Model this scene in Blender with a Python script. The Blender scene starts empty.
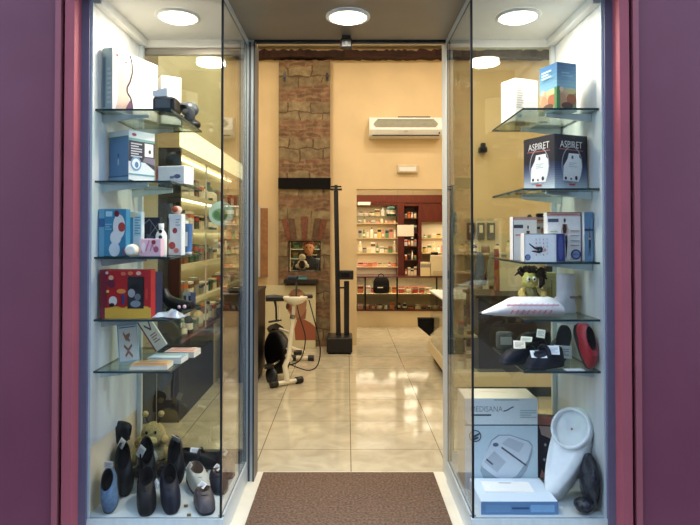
EXPOSURE = 0.06
LP_CASE, LP_MID = 10, 26
SHOP, BACK, SKY = 21, 34, 4.0
import bpy, math, random
from mathutils import Vector, Matrix, Euler
RND = random.Random(11)
scene = bpy.context.scene
COL = scene.collection
PI = math.pi
# ---------------------------------------------------------------- camera model
F, PX, PY0, CAMZ, PITCH = 583.0, 347.0, 224.8, 1.45, math.radians(1.0)
def at(px, py, Y):
    "point of the place seen at photo pixel px,py at distance Y from the camera"
    zz = Y * math.tan(math.atan((PY0 - py) / F) + PITCH)
    d = Y * math.cos(PITCH) + zz * math.sin(PITCH)
    return Vector(((px - PX) / F * d, Y, CAMZ + zz))
def lin(c): return tuple((x / 255 / 12.92) if x / 255 <= .04045 else ((x / 255 + .055) / 1.055) ** 2.4 for x in c)

# ---------------------------------------------------------------- materials
MATS = {}
def mat(key, rgb, rough=.5, metal=0., var=.08, scale=18., bump=0., spec=.5, coat=0., emit=0., detail=4, stretch=None, alpha=None):
    if key in MATS: return MATS[key]
    m = bpy.data.materials.new(key); m.use_nodes = True
    nt = m.node_tree; b = nt.nodes['Principled BSDF']
    c = lin(rgb)
    tc = nt.nodes.new('ShaderNodeTexCoord'); mp = nt.nodes.new('ShaderNodeMapping')
    nz = nt.nodes.new('ShaderNodeTexNoise'); nz.inputs['Scale'].default_value = scale; nz.inputs['Detail'].default_value = detail
    if stretch: mp.inputs['Scale'].default_value = stretch
    nt.links.new(tc.outputs['Object'], mp.inputs[0]); nt.links.new(mp.outputs[0], nz.inputs['Vector'])
    cr = nt.nodes.new('ShaderNodeValToRGB')
    cr.color_ramp.elements[0].position = .3; cr.color_ramp.elements[1].position = .7
    cr.color_ramp.elements[0].color = (*[max(0, x * (1 - var)) for x in c], 1)
    cr.color_ramp.elements[1].color = (*[min(1, x * (1 + var)) for x in c], 1)
    nt.links.new(nz.outputs['Fac'], cr.inputs[0]); nt.links.new(cr.outputs[0], b.inputs['Base Color'])
    b.inputs['Roughness'].default_value = rough; b.inputs['Metallic'].default_value = metal
    b.inputs['Specular IOR Level'].default_value = spec; b.inputs['Coat Weight'].default_value = coat
    if bump:
        bp = nt.nodes.new('ShaderNodeBump'); bp.inputs['Strength'].default_value = bump; bp.inputs['Distance'].default_value = .01
        nt.links.new(nz.outputs['Fac'], bp.inputs['Height']); nt.links.new(bp.outputs[0], b.inputs['Normal'])
    if emit:
        nt.links.new(cr.outputs[0], b.inputs['Emission Color']); b.inputs['Emission Strength'].default_value = emit
    if alpha is not None: b.inputs['Alpha'].default_value = alpha
    MATS[key] = m; return m
def ink(rgb):            # printed paper / card in one flat colour
    rgb = tuple(int(x) for x in rgb)
    return mat('print_%d_%d_%d' % rgb, rgb, .45, var=.03, scale=60)
def glass(key, f0, tint=(1, 1, 1)):
    m = bpy.data.materials.new(key); m.use_nodes = True; nt = m.node_tree; nt.nodes.clear()
    o = nt.nodes.new('ShaderNodeOutputMaterial'); mx = nt.nodes.new('ShaderNodeMixShader')
    t = nt.nodes.new('ShaderNodeBsdfTransparent'); g = nt.nodes.new('ShaderNodeBsdfGlossy')
    t.inputs[0].default_value = (*tint, 1); g.inputs['Roughness'].default_value = .0
    lw = nt.nodes.new('ShaderNodeLayerWeight'); lw.inputs['Blend'].default_value = .5
    p = nt.nodes.new('ShaderNodeMath'); p.operation = 'POWER'; p.inputs[1].default_value = 5
    q = nt.nodes.new('ShaderNodeMath'); q.operation = 'MULTIPLY_ADD'; q.inputs[1].default_value = 1 - f0; q.inputs[2].default_value = f0
    # very faint uneven streaks keep the pane from looking sterile
    nz = nt.nodes.new('ShaderNodeTexNoise'); nz.inputs['Scale'].default_value = 3
    tc = nt.nodes.new('ShaderNodeTexCoord'); nt.links.new(tc.outputs['Object'], nz.inputs['Vector'])
    r = nt.nodes.new('ShaderNodeMath'); r.operation = 'MULTIPLY_ADD'; r.inputs[1].default_value = .01; r.inputs[2].default_value = -.005
    ad = nt.nodes.new('ShaderNodeMath'); ad.operation = 'ADD'
    nt.links.new(lw.outputs['Facing'], p.inputs[0]); nt.links.new(p.outputs[0], q.inputs[0])
    nt.links.new(nz.outputs['Fac'], r.inputs[0]); nt.links.new(q.outputs[0], ad.inputs[0]); nt.links.new(r.outputs[0], ad.inputs[1])
    nt.links.new(ad.outputs[0], mx.inputs[0]); nt.links.new(t.outputs[0], mx.inputs[1]); nt.links.new(g.outputs[0], mx.inputs[2])
    nt.links.new(mx.outputs[0], o.inputs[0]); MATS[key] = m; return m
def film(key, rgb, op, rough=.15):     # clear plastic wrap
    m = mat(key, rgb, rough, var=.1, scale=40, bump=.6, alpha=op); return m

M_GLASS_F = glass('front_pane_glass', .032)
M_GLASS_S = glass('side_pane_glass', .03)
M_GLASS_R = glass('rear_pane_glass', .11, (.90, .96, .90))
M_GLASS_SH = glass('shelf_glass', .05, (.84, .93, .90))
M_GLASS_C = glass('cabinet_glass', .03, (.95, .97, .95))
M_EDGE = mat('glass_edge', (40, 62, 66), .2, var=.15)
M_ALU = mat('brushed_aluminium', (196, 204, 206), .35, .25, var=.05, scale=40, stretch=(1, 1, .05))
M_ALUD = mat('dark_aluminium', (70, 76, 84), .35, .6, var=.05, scale=40, stretch=(1, 1, .05))
M_JOINT = mat('black_sealant', (24, 27, 32), .4)
M_PURPLE = mat('purple_facade_paint', (112, 55, 72), .42, var=.10, scale=2.2, detail=6, bump=.02)
M_PINK = mat('rose_trim_paint', (150, 82, 90), .4, var=.06, scale=4)
M_RED = mat('dusky_red_trim_paint', (156, 74, 84), .75, var=.06, scale=4)
M_JAMB = mat('violet_metal_jamb', (104, 96, 118), .6, .0, var=.05)
M_GROOVE = mat('dark_groove', (26, 16, 22), .7)
M_WHITE = mat('white_panel', (226, 222, 208), .45, var=.04, scale=6, stretch=(1, 1, .15))
M_STREAK = mat('streaked_pale_panel', (214, 216, 214), .35, .1, var=.13, scale=9, stretch=(1, 1.2, .05))
M_SOFFW = mat('white_soffit', (240, 238, 230), .5, var=.03)
M_SOFFG = mat('grey_metal_soffit', (142, 136, 126), .38, .35, var=.05, scale=5)
M_CASEBASE = mat('pale_case_floor', (196, 206, 208), .4, var=.05)
M_BEIGE = mat('beige_plaster', (226, 206, 170), .7, var=.05, scale=5)
M_YELLOW = mat('yellow_plaster', (226, 201, 157), .75, var=.06, scale=2.5, detail=6, bump=.05)
M_PALE = mat('pale_plaster', (206, 196, 160), .75, var=.06, scale=2.5)
M_CREAM = mat('cream_laminate', (216, 198, 162), .5, var=.04, scale=4)
M_CEIL = mat('cream_ceiling', (226, 214, 188), .8, var=.03)
M_MAHOG = mat('mahogany_wood', (86, 28, 22), .35, var=.3, scale=10, stretch=(6, 6, .6), coat=.2)
M_DARKWOOD = mat('very_dark_wood', (24, 14, 14), .45, var=.3, scale=10, stretch=(6, 6, .6))
M_BEAM = mat('rough_beam_wood', (52, 27, 22), .85, var=.5, scale=7, stretch=(.6, 4, 4), bump=.5)
M_BLACK = mat('black_plastic', (11, 11, 13), .4, var=.2)
M_BLACKMAT = mat('matt_black', (9, 9, 11), .8, var=.2, spec=.25)
M_BLACKLEATHER = mat('black_leather', (9, 9, 12), .5, var=.25, scale=60, bump=.15, spec=.22)
M_NAVYLEATHER = mat('navy_leather', (15, 18, 34), .5, var=.2, scale=60, bump=.15, spec=.25)
M_BROWNLEATHER = mat('brown_leather', (62, 54, 58), .45, var=.2, scale=60, bump=.15)
M_MAROON = mat('maroon_leather', (60, 24, 30), .4, var=.2, scale=60, bump=.1)
M_REDLEATHER = mat('red_leather', (170, 34, 40), .35, var=.15, scale=60, bump=.1)
M_GREYSUEDE = mat('pale_grey_suede', (176, 174, 160), .8, var=.12, scale=60, bump=.15)
M_BLUEFELT = mat('blue_felt', (86, 112, 142), .85, var=.2, scale=60, bump=.2)
M_SOLE = mat('black_rubber_sole', (14, 14, 16), .7)
M_INSOLE = mat('tan_insole', (140, 116, 96), .8)
M_INSOLED = mat('dark_insole', (14, 12, 14), .9, spec=.2)
M_TAG = ink((244, 242, 236))
M_WPLASTIC = mat('white_plastic', (238, 238, 232), .35, var=.03)
M_WENAMEL = mat('white_enamel', (236, 228, 206), .3, var=.03)
M_CHROME = mat('chrome', (200, 200, 200), .15, 1.)
M_PLUSHY = mat('yellow_plush', (184, 160, 96), .95, var=.25, scale=90, bump=.8)
M_PLUSHO = mat('olive_plush', (150, 142, 98), .95, var=.25, scale=90, bump=.8)
M_PLUSHD = mat('dark_plush', (52, 40, 34), .95, var=.3, scale=90, bump=.8)
M_EYE = mat('black_bead', (10, 10, 10), .15)
M_SKIN = mat('skin', (206, 150, 116), .6, var=.06)
M_LAMP = mat('lamp_diffuser', (255, 248, 228), .5, emit=14, var=.01)
M_TUBE = mat('fluorescent_diffuser', (255, 240, 206), .5, emit=4.0, var=.01)
M_CORNICE = mat('lit_cornice_diffuser', (255, 244, 206), .5, emit=1.3, var=.03)

def floor_mat():
    m = bpy.data.materials.new('polished_beige_tile'); m.use_nodes = True; nt = m.node_tree; b = nt.nodes['Principled BSDF']
    tc = nt.nodes.new('ShaderNodeTexCoord')
    mp = nt.nodes.new('ShaderNodeMapping'); mp.inputs['Location'].default_value = (-.025 + 6, -.37, 0)
    br = nt.nodes.new('ShaderNodeTexBrick'); br.offset = 0; br.squash = 1
    br.inputs['Scale'].default_value = 1; br.inputs['Brick Width'].default_value = .6; br.inputs['Row Height'].default_value = .6
    br.inputs['Mortar Size'].default_value = .0035; br.inputs['Mortar Smooth'].default_value = .2
    nt.links.new(tc.outputs['Object'], mp.inputs[0]); nt.links.new(mp.outputs[0], br.inputs['Vector'])
    nz = nt.nodes.new('ShaderNodeTexNoise'); nz.inputs['Scale'].default_value = 5; nz.inputs['Detail'].default_value = 8; nz.inputs['Distortion'].default_value = 1.2
    nt.links.new(tc.outputs['Object'], nz.inputs['Vector'])
    cr = nt.nodes.new('ShaderNodeValToRGB'); e = cr.color_ramp.elements
    e[0].position = .3; e[0].color = (*lin((178, 168, 144)), 1); e[1].position = .72; e[1].color = (*lin((204, 194, 168)), 1)
    nt.links.new(nz.outputs['Fac'], cr.inputs[0])
    br.inputs['Mortar'].default_value = (*lin((120, 110, 90)), 1)
    nt.links.new(cr.outputs[0], br.inputs['Color1']); nt.links.new(cr.outputs[0], br.inputs['Color2'])
    nt.links.new(br.outputs['Color'], b.inputs['Base Color'])
    b.inputs['Roughness'].default_value = .085; b.inputs['Specular IOR Level'].default_value = .7
    return m
def stone_mat():
    m = bpy.data.materials.new('old_stone_and_brick'); m.use_nodes = True; nt = m.node_tree; b = nt.nodes['Principled BSDF']
    tc = nt.nodes.new('ShaderNodeTexCoord')
    mp = nt.nodes.new('ShaderNodeMapping'); mp.inputs['Rotation'].default_value = (PI / 2, 0, 0)
    nt.links.new(tc.outputs['Object'], mp.inputs[0])
    nd = nt.nodes.new('ShaderNodeTexNoise'); nd.inputs['Scale'].default_value = 6; nd.inputs['Detail'].default_value = 5
    nt.links.new(mp.outputs[0], nd.inputs['Vector'])
    ad = nt.nodes.new('ShaderNodeMixRGB'); ad.blend_type = 'LINEAR_LIGHT'; ad.inputs[0].default_value = .06
    nt.links.new(mp.outputs[0], ad.inputs[1]); nt.links.new(nd.outputs['Color'], ad.inputs[2])
    def brick(w, h, off, c1, c2, mo, ms):
        br = nt.nodes.new('ShaderNodeTexBrick'); br.inputs['Scale'].default_value = 1
        br.inputs['Brick Width'].default_value = w; br.inputs['Row Height'].default_value = h; br.offset = off
        br.inputs['Mortar Size'].default_value = ms; br.inputs['Color1'].default_value = (*lin(c1), 1)
        br.inputs['Color2'].default_value = (*lin(c2), 1); br.inputs['Mortar'].default_value = (*lin(mo), 1)
        nt.links.new(ad.outputs[0], br.inputs['Vector']); return br
    s = brick(.31, .235, .5, (166, 148, 112), (134, 116, 88), (108, 84, 64), .009)
    k = brick(.22, .058, .5, (148, 106, 82), (126, 92, 70), (144, 122, 92), .012)
    # courses: every so often a band of red brick between the big blocks
    sx = nt.nodes.new('ShaderNodeSeparateXYZ'); nt.links.new(ad.outputs[0], sx.inputs[0])
    md = nt.nodes.new('ShaderNodeMath'); md.operation = 'PINGPONG'; md.inputs[1].default_value = .235
    nt.links.new(sx.outputs['Y'], md.inputs[0])
    n2 = nt.nodes.new('ShaderNodeTexNoise'); n2.inputs['Scale'].default_value = 2.6; nt.links.new(mp.outputs[0], n2.inputs['Vector'])
    a2 = nt.nodes.new('ShaderNodeMath'); a2.operation = 'MULTIPLY_ADD'; a2.inputs[1].default_value = .26; nt.links.new(n2.outputs['Fac'], a2.inputs[0]); nt.links.new(md.outputs[0], a2.inputs[2])
    gt = nt.nodes.new('ShaderNodeMath'); gt.operation = 'LESS_THAN'; gt.inputs[1].default_value = .225; nt.links.new(a2.outputs[0], gt.inputs[0])
    mx = nt.nodes.new('ShaderNodeMixRGB'); nt.links.new(gt.outputs[0], mx.inputs[0]); nt.links.new(s.outputs['Color'], mx.inputs[1]); nt.links.new(k.outputs['Color'], mx.inputs[2])
    n3 = nt.nodes.new('ShaderNodeTexNoise'); n3.inputs['Scale'].default_value = 14; n3.inputs['Detail'].default_value = 8; nt.links.new(mp.outputs[0], n3.inputs['Vector'])
    cr = nt.nodes.new('ShaderNodeValToRGB'); cr.color_ramp.elements[0].position = .25; cr.color_ramp.elements[0].color = (.34, .30, .28, 1)
    cr.color_ramp.elements[1].position = .75; cr.color_ramp.elements[1].color = (1, 1, 1, 1); nt.links.new(n3.outputs['Fac'], cr.inputs[0])
    ml = nt.nodes.new('ShaderNodeMixRGB'); ml.blend_type = 'MULTIPLY'; ml.inputs[0].default_value = .9
    nt.links.new(mx.outputs[0], ml.inputs[1]); nt.links.new(cr.outputs[0], ml.inputs[2]); nt.links.new(ml.outputs[0], b.inputs['Base Color'])
    b.inputs['Roughness'].default_value = .9
    bp = nt.nodes.new('ShaderNodeBump'); bp.inputs['Strength'].default_value = .7; bp.inputs['Distance'].default_value = .02
    nt.links.new(n3.outputs['Fac'], bp.inputs['Height']); nt.links.new(bp.outputs[0], b.inputs['Normal'])
    return m
M_FLOOR = floor_mat(); M_STONE = stone_mat()
M_MARBLE = mat('white_marble_sill', (232, 224, 204), .25, var=.08, scale=4, detail=8)
M_MAT = mat('brown_coir', (100, 76, 58), .95, var=.6, scale=75, bump=1.0, detail=12)
M_PAVE = mat('grey_paving', (66, 64, 62), .85, var=.15, scale=6)
M_STREET = mat('street_render', (34, 28, 26), .9, var=.2, scale=1)

# ---------------------------------------------------------------- mesh builder
_TXT = {}
def text_mesh(s):
    if s in _TXT: return _TXT[s]
    cu = bpy.data.curves.new('lettering_curve', 'FONT'); cu.body = s; cu.size = 1; cu.resolution_u = 3
    o = bpy.data.objects.new('lettering_curve', cu); COL.objects.link(o)
    bpy.context.view_layer.update()
    me = bpy.data.meshes.new_from_object(o.evaluated_get(bpy.context.evaluated_depsgraph_get()))
    vs = [v.co.copy() for v in me.vertices]; fs = [tuple(p.vertices) for p in me.polygons]
    x0 = min(v.x for v in vs); x1 = max(v.x for v in vs); y0 = min(v.y for v in vs); y1 = max(v.y for v in vs)
    vs = [((v.x - x0) / (x1 - x0), (v.y - y0) / (y1 - y0)) for v in vs]
    bpy.data.objects.remove(o); bpy.data.meshes.remove(me); bpy.data.curves.remove(cu)
    _TXT[s] = (vs, fs); return _TXT[s]
class MB:
    def __init__(s): s.v = []; s.f = []; s.m = []; s.mats = []; s.sm = []
    def mi(s, m):
        if m not in s.mats: s.mats.append(m)
        return s.mats.index(m)
    def add(s, vs, fs, m, T=None, smooth=False):
        n = len(s.v); i = s.mi(m)
        for v in vs:
            v = Vector(v); s.v.append(T @ v if T else v)
        for f in fs: s.f.append(tuple(n + k for k in f)); s.m.append(i); s.sm.append(smooth)
        return s
    def box(s, a, b, m, T=None, side=None):
        (x0, y0, z0), (x1, y1, z1) = a, b
        x0, x1 = min(x0, x1), max(x0, x1); y0, y1 = min(y0, y1), max(y0, y1); z0, z1 = min(z0, z1), max(z0, z1)
        vs = [(x0, y0, z0), (x1, y0, z0), (x1, y1, z0), (x0, y1, z0), (x0, y0, z1), (x1, y0, z1), (x1, y1, z1), (x0, y1, z1)]
        fz = [(0, 3, 2, 1), (4, 5, 6, 7)]; fy = [(0, 1, 5, 4), (2, 3, 7, 6)]; fx = [(1, 2, 6, 5), (3, 0, 4, 7)]
        if side is None: return s.add(vs, fz + fy + fx, m, T)
        k = min((x1 - x0, 0), (y1 - y0, 1), (z1 - z0, 2))[1]      # a pane: the two broad faces take m, the rim takes side
        big = (fx, fy, fz)[k]
        s.add(vs, big, m, T); return s.add(vs, [f for g in (fx, fy, fz) if g is not big for f in g], side, T)
    def poly(s, pts, m, T=None): return s.add(pts, [tuple(range(len(pts)))], m, T)
    def loft(s, rings, m, caps=True, smooth=True, T=None, closed=True):
        n = len(rings[0]); vs = [p for r in rings for p in r]; fs = []
        for k in range(len(rings) - 1):
            for j in range(n if closed else n - 1):
                a = k * n + j; b = k * n + (j + 1) % n
                fs.append((a, b, b + n, a + n))
        s.add(vs, fs, m, T, smooth)
        if caps:
            s.add(rings[0], [tuple(reversed(range(n)))], m, T); s.add(rings[-1], [tuple(range(n))], m, T)
        return s
    def lathe(s, prof, m, c=(0, 0, 0), n=20, T=None, caps=True):
        rings = [[(c[0] + r * math.cos(2 * PI * j / n), c[1] + r * math.sin(2 * PI * j / n), c[2] + z) for j in range(n)] for r, z in prof]
        return s.loft(rings, m, caps, True, T)
    def cyl(s, p, q, r, m, n=14, r2=None):
        p, q = Vector(p), Vector(q); return s.tube([p, q], [r, r if r2 is None else r2], m, n)
    def tube(s, path, r, m, n=10):
        path = [Vector(p) for p in path]; rs = r if isinstance(r, (list, tuple)) else [r] * len(path)
        rings = []; up = None
        for i, p in enumerate(path):
            t = (path[min(i + 1, len(path) - 1)] - path[max(i - 1, 0)]).normalized()
            if up is None: up = t.orthogonal().normalized()
            up = (up - t * up.dot(t))
            up = up.normalized() if up.length > 1e-6 else t.orthogonal().normalized()
            w = t.cross(up)
            rings.append([tuple(p + (up * math.cos(2 * PI * j / n) + w * math.sin(2 * PI * j / n)) * rs[i]) for j in range(n)])
        return s.loft(rings, m)
    def ball(s, c, r, m, nu=18, nv=12, wob=0., seed=0, T=None):
        r = (r, r, r) if not isinstance(r, (tuple, list)) else r
        rg = random.Random(seed); rings = []
        for i in range(nv + 1):
            a = -PI / 2 + PI * i / nv; ca = max(math.cos(a), .02)
            rings.append([(c[0] + r[0] * ca * math.cos(2 * PI * j / nu) * (1 + wob * rg.uniform(-1, 1)),
                           c[1] + r[1] * ca * math.sin(2 * PI * j / nu) * (1 + wob * rg.uniform(-1, 1)),
                           c[2] + r[2] * math.sin(a) * (1 + wob * rg.uniform(-1, 1) * .5)) for j in range(nu)])
        return s.loft(rings, m, T=T)
    def text(s, st, fn, u0, v0, u1, v1, m):
        vs, fs = text_mesh(st)
        return s.add([fn(u0 + (u1 - u0) * a, v0 + (v1 - v0) * b) for a, b in vs], fs, m)
    def build(s, name, parent=None, world=False, bevel=0., seg=2, sub=0, loc=None, rot=None):
        me = bpy.data.meshes.new(name); off = Vector((0, 0, 0))
        if world and parent:
            p = parent
            while p: off += p.location; p = p.parent
        me.from_pydata([tuple(v - off) for v in s.v], [], s.f)
        for m in s.mats: me.materials.append(m)
        for p, i, sm in zip(me.polygons, s.m, s.sm): p.material_index = i; p.use_smooth = sm
        me.update()
        o = bpy.data.objects.new(name, me); COL.objects.link(o)
        if parent: o.parent = parent
        if loc: o.location = loc
        if rot: o.rotation_euler = rot
        if bevel:
            b = o.modifiers.new('bevel', 'BEVEL'); b.width = bevel; b.segments = seg; b.limit_method = 'ANGLE'; b.angle_limit = .7
        if sub:
            d = o.modifiers.new('smooth', 'SUBSURF'); d.levels = sub; d.render_levels = sub
        return o
def tag(o, label=None, cat=None, group=None, kind=None):
    if label: o['label'] = label
    if cat: o['category'] = cat
    if group: o['group'] = group
    if kind: o['kind'] = kind
    return o
def thing(name, label, cat, loc=(0, 0, 0), rot=0, group=None):
    o = bpy.data.objects.new(name, None); COL.objects.link(o); o.empty_display_size = .05
    o.location = loc; o.rotation_euler = rot if isinstance(rot, (tuple, list)) else (0, 0, rot)
    return tag(o, label, cat, group)
def struct(name, mb, parent=None, label=None, bevel=0.):
    o = mb.build(name, parent, bevel=bevel)
    if parent is None: o['kind'] = 'structure'
    if label: o['label'] = label; 
    return o
def kids(o):
    for c in o.children:
        yield c; yield from kids(c)
def settle(root, z):
    "stand a thing on the surface at height z"
    bpy.context.view_layer.update()
    lo = min((c.matrix_world @ v.co).z for c in ([root] if root.type == 'MESH' else []) + list(kids(root)) if c.type == 'MESH' for v in c.data.vertices)
    root.location.z += z - lo + .0004
    bpy.context.view_layer.update()
# ---------------------------------------------------------------- cartons and printing
class Printer:
    def __init__(s, mb, fn): s.mb = mb; s.fn = fn; s.e = .0006
    def g(s, u, v): return s.fn(u, v, s.e)
    def up(s): s.e += .00025; return s
    def rect(s, u0, v0, u1, v1, c): s.mb.poly([s.g(u0, v0), s.g(u1, v0), s.g(u1, v1), s.g(u0, v1)], ink(c)); return s.up()
    def poly(s, pts, c): s.mb.poly([s.g(*p) for p in pts], ink(c)); return s.up()
    def ell(s, u, v, ru, rv, c, n=20): return s.poly([(u + ru * math.cos(2 * PI * k / n), v + rv * math.sin(2 * PI * k / n)) for k in range(n)], c)
    def ring(s, u, v, ru, rv, w, c, n=28):
        P = [[(u + ru * k * math.cos(2 * PI * j / n), v + rv * k * math.sin(2 * PI * j / n)) for j in range(n)] for k in (1, 1 - w)]
        for j in range(n): s.mb.poly([s.g(*P[0][j]), s.g(*P[0][(j + 1) % n]), s.g(*P[1][(j + 1) % n]), s.g(*P[1][j])], ink(c))
        return s.up()
    def stroke(s, pts, w, c):
        for (a, b), (d, e) in zip(pts[:-1], pts[1:]):
            L = math.hypot(d - a, e - b) or 1; nx, ny = -(e - b) / L * w, (d - a) / L * w
            s.mb.poly([s.g(a - nx, b - ny), s.g(d - nx, e - ny), s.g(d + nx, e + ny), s.g(a + nx, b + ny)], ink(c))
        return s.up()
    def text(s, st, u0, v0, u1, v1, c): s.mb.text(st, s.g, u0, v0, u1, v1, ink(c)); return s.up()
    def grad(s, u0, v0, u1, v1, c0, c1, n=12):     # printed colour blend, bottom to top
        for k in range(n):
            t = (k + .5) / n
            c = tuple(c0[i] + (c1[i] - c0[i]) * t for i in range(3))
            a = v0 + (v1 - v0) * k / n; b = v0 + (v1 - v0) * (k + 1) / n
            s.mb.poly([s.g(u0, a), s.g(u1, a), s.g(u1, b), s.g(u0, b)], ink(c))
        return s.up()
    def bars(s, u0, v0, u1, v1, n, c):             # unreadably small lines of print
        h = (v1 - v0) / n
        for k in range(n): s.mb.poly([s.g(u0, v0 + h * (k + .25)), s.g(u1 - (u1 - u0) * (.3 if k % 3 == 1 else 0), v0 + h * (k + .25)), s.g(u1 - (u1 - u0) * (.3 if k % 3 == 1 else 0), v0 + h * (k + .75)), s.g(u0, v0 + h * (k + .75))], ink(c))
        return s.up()
class Carton:
    "near lower corner at loc; front face runs along local x, left face along local y"
    def __init__(s, name, label, loc, ang, w, d, h, m, cat='box', group=None, lid=None, tilt=(0, 0)):
        s.root = thing(name, label, cat, loc, (math.radians(tilt[0]), math.radians(tilt[1]), math.radians(ang)), group)
        s.w, s.d, s.h = w, d, h
        b = MB().box((0, 0, 0), (w, d, h), m); s.body = b.build('box_body', s.root, bevel=min(.0025, d * .1, h * .1), seg=1)
        s.mb = MB()
    def front(s): return Printer(s.mb, lambda u, v, e: (u * s.w, -e, v * s.h))
    def left(s): return Printer(s.mb, lambda u, v, e: (-e, (1 - u) * s.d, v * s.h))
    def right(s): return Printer(s.mb, lambda u, v, e: (s.w + e, u * s.d, v * s.h))
    def top(s): return Printer(s.mb, lambda u, v, e: (u * s.w, v * s.d, s.h + e))
    def done(s, name='printed_panel'):
        if s.mb.f: s.mb.build(name, s.root)
        return s.root
# ================================================================ THE SETTING
ZC = 2.615                      # entrance soffit
def S(name, boxes, m, **k):
    b = MB()
    for a, c in boxes: b.box(a, c, m)
    return struct(name, b, **k)
# ground outside and the street opposite
S('floor_pavement', [((-9, -6, -.12), (9, 2.6, -.012))], M_PAVE)
S('wall_opposite', [((-9, -6.4, -.1), (9, -6.0, 9))], M_STREET)
# shop floor, one slab of tiles running from the threshold to the back room
S('floor', [((-3.2, 3.60, -.1), (3.2, 10.4, 0))], M_FLOOR)
S('trim_threshold', [((-1.36, 2.6, -.1), (1.36, 3.60, -.001))], M_MARBLE)
# facade
for sgn, nm in ((-1, 'left'), (1, 'right')):
    x = lambda a, b: (min(sgn * a, sgn * b), max(sgn * a, sgn * b))
    def bx(a, b, y0, y1, z0=0, z1=4.2):
        p, q = x(a, b); return ((p, y0, z0), (q, y1, z1))
    S('wall_front_' + nm, [bx(1.352, 9, 2.70, 2.95, -.1)], M_PURPLE)
    S('trim_outer_' + nm, [bx(1.327, 1.3525, 2.686, 2.95, -.1, 2.95)], M_PINK)
    S('trim_groove_' + nm, [bx(1.309, 1.328, 2.73, 2.95, -.1, 2.95)], M_GROOVE)
    S('trim_inner_' + nm, [bx(1.266, 1.310, 2.692, 2.95, -.1, 2.95)], M_RED)
    S('trim_jamb_' + nm, [bx(1.229, 1.2665, 2.765, 2.7995, -.1, 2.95)], M_JAMB)
S('wall_front_top', [((-9, 2.70, 4.2), (9, 2.95, 7.0)), ((-1.352, 2.70, 2.95), (1.352, 2.95, 4.2))], M_PURPLE)
S('ceiling_porch', [((-.60, 2.62, ZC), (.60, 3.46, ZC + .05)), ((-1.30, 2.62, ZC + .06), (1.30, 2.80, ZC + .5))], M_SOFFG)
S('wall_front_inside', [((-3.2, 3.50, 0), (-1.262, 3.62, 4.05)), ((1.262, 3.50, 0), (3.2, 3.62, 4.05)), ((-1.262, 3.52, 2.66), (1.262, 3.62, 4.05))], M_YELLOW)
# door frame
b = MB()
for x0, x1 in ((-.615, -.557), (.592, .630)):
    s_ = -1 if x0 < 0 else 1
    b.box((x0, 3.46, 0), (x1, 3.62, 2.66), M_ALU)
door = struct('door_1', b)
b = MB(); b.box((-.62, 3.47, 2.632), (.634, 3.60, 2.66), M_ALU); b.build('header_rail', door)
b = MB(); b.box((-.557, 3.475, 2.602), (.592, 3.505, 2.631), M_ALUD); b.build('sliding_track', door)
for xa, xb in ((-.583, -.573), (-.5565, -.548), (.608, .616)):
    b = MB(); b.box((xa, 3.452 if xa > -.56 else 3.4555, 0), (xb, 3.60 if xa > -.56 and xa < 0 else 3.461, 2.60), M_ALUD); b.build('rubber_gasket', door)

# ---- the two showcases
def showcase(sgn, nm):
    L = 'left' if sgn < 0 else 'right'
    r = thing('display_case', 'tall glazed built-in showcase of shelves on the %s of the shop entrance' % L, 'display case', (sgn * .91, 2.79, 0))
    def B(name, boxes, m, side=None, bevel=0):
        b = MB()
        for (x0, y0, z0), (x1, y1, z1) in boxes: b.box((sgn * x0, y0, z0), (sgn * x1, y1, z1), m, side=side)
        return b.build(name, r, world=True, bevel=bevel)
    B('case_floor', [((.615, 2.80, .0), (1.255, 3.452, .105))], M_CASEBASE)
    B('front_sill', [((.585, 2.772, .0), (1.229, 2.7995, .108))], M_ALU)
    B('side_sill', [((.585, 2.80, .0), (.6145, 3.452, .118))], M_ALU)
    B('rear_sill', [((.6155, 3.4525, .0), (1.255, 3.492, .175))], M_ALUD if sgn < 0 else M_ALU)
    B('case_ceiling', [((.602, 2.801, ZC), (1.262, 3.495, ZC + .05))], M_SOFFW)
    B('ceiling_cove', [((1.19, 2.802, ZC - .045), (1.2449, 3.452, ZC - .0005))], M_SOFFW)
    B('rear_top_rail', [((.616, 3.4525, ZC - .048), (1.245, 3.492, ZC - .0005))], M_SOFFW)
    if sgn < 0: B('rear_upper_rail', [((.616, 3.470, ZC - .088), (1.245, 3.492, ZC - .0485))], M_SOFFG)
    if sgn < 0:
        B('wall_lining', [((1.2295, 2.80, .43), (1.245, 3.452, ZC))], M_STREAK)
        B('wall_base', [((1.2365, 2.80, .1055), (1.246, 3.452, .4295))], M_BEIGE)
    else:
        B('wall_lining', [((1.232, 2.80, .1055), (1.246, 3.452, ZC))], M_STREAK)
    B('case_wall', [((1.2465, 2.80, 0), (1.262, 3.495, ZC))], M_WHITE)
    B('corner_upright', [((1.205, 3.425, .106), (1.229, 3.452, ZC - .046))], M_ALU)
    B('top_rail', [((.590, 2.796, ZC - .03), (.6015, 3.452, ZC + .05))], M_ALU)
    B('front_glass', [((.604, 2.787, .108), (1.229, 2.793, ZC))], M_GLASS_F, M_EDGE)
    B('side_glass', [((.594, 2.796, .1185), (.600, 3.452, ZC - .0305))], M_GLASS_S, M_EDGE)
    B('rear_glass', [((.617, 3.456, .1755), (1.228, 3.462, ZC - (.0885 if sgn < 0 else .0485)))], M_GLASS_R, M_EDGE)
    B('corner_joint', [((.5935, 2.786, .1085), (.6035, 2.7955, ZC))], M_JOINT)
    B('front_edge_strip', [((1.219, 2.781, .109), (1.2288, 2.7868, ZC))], M_ALU)
    return r
showcase(-1, 'left'); showcase(1, 'right')
SHY0, SHY1 = 2.835, 3.44
SHELF = {-1: [2.066, 1.715, 1.343, 1.040, .790], 1: [2.070, 1.678, 1.318, 1.040, .790]}
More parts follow.
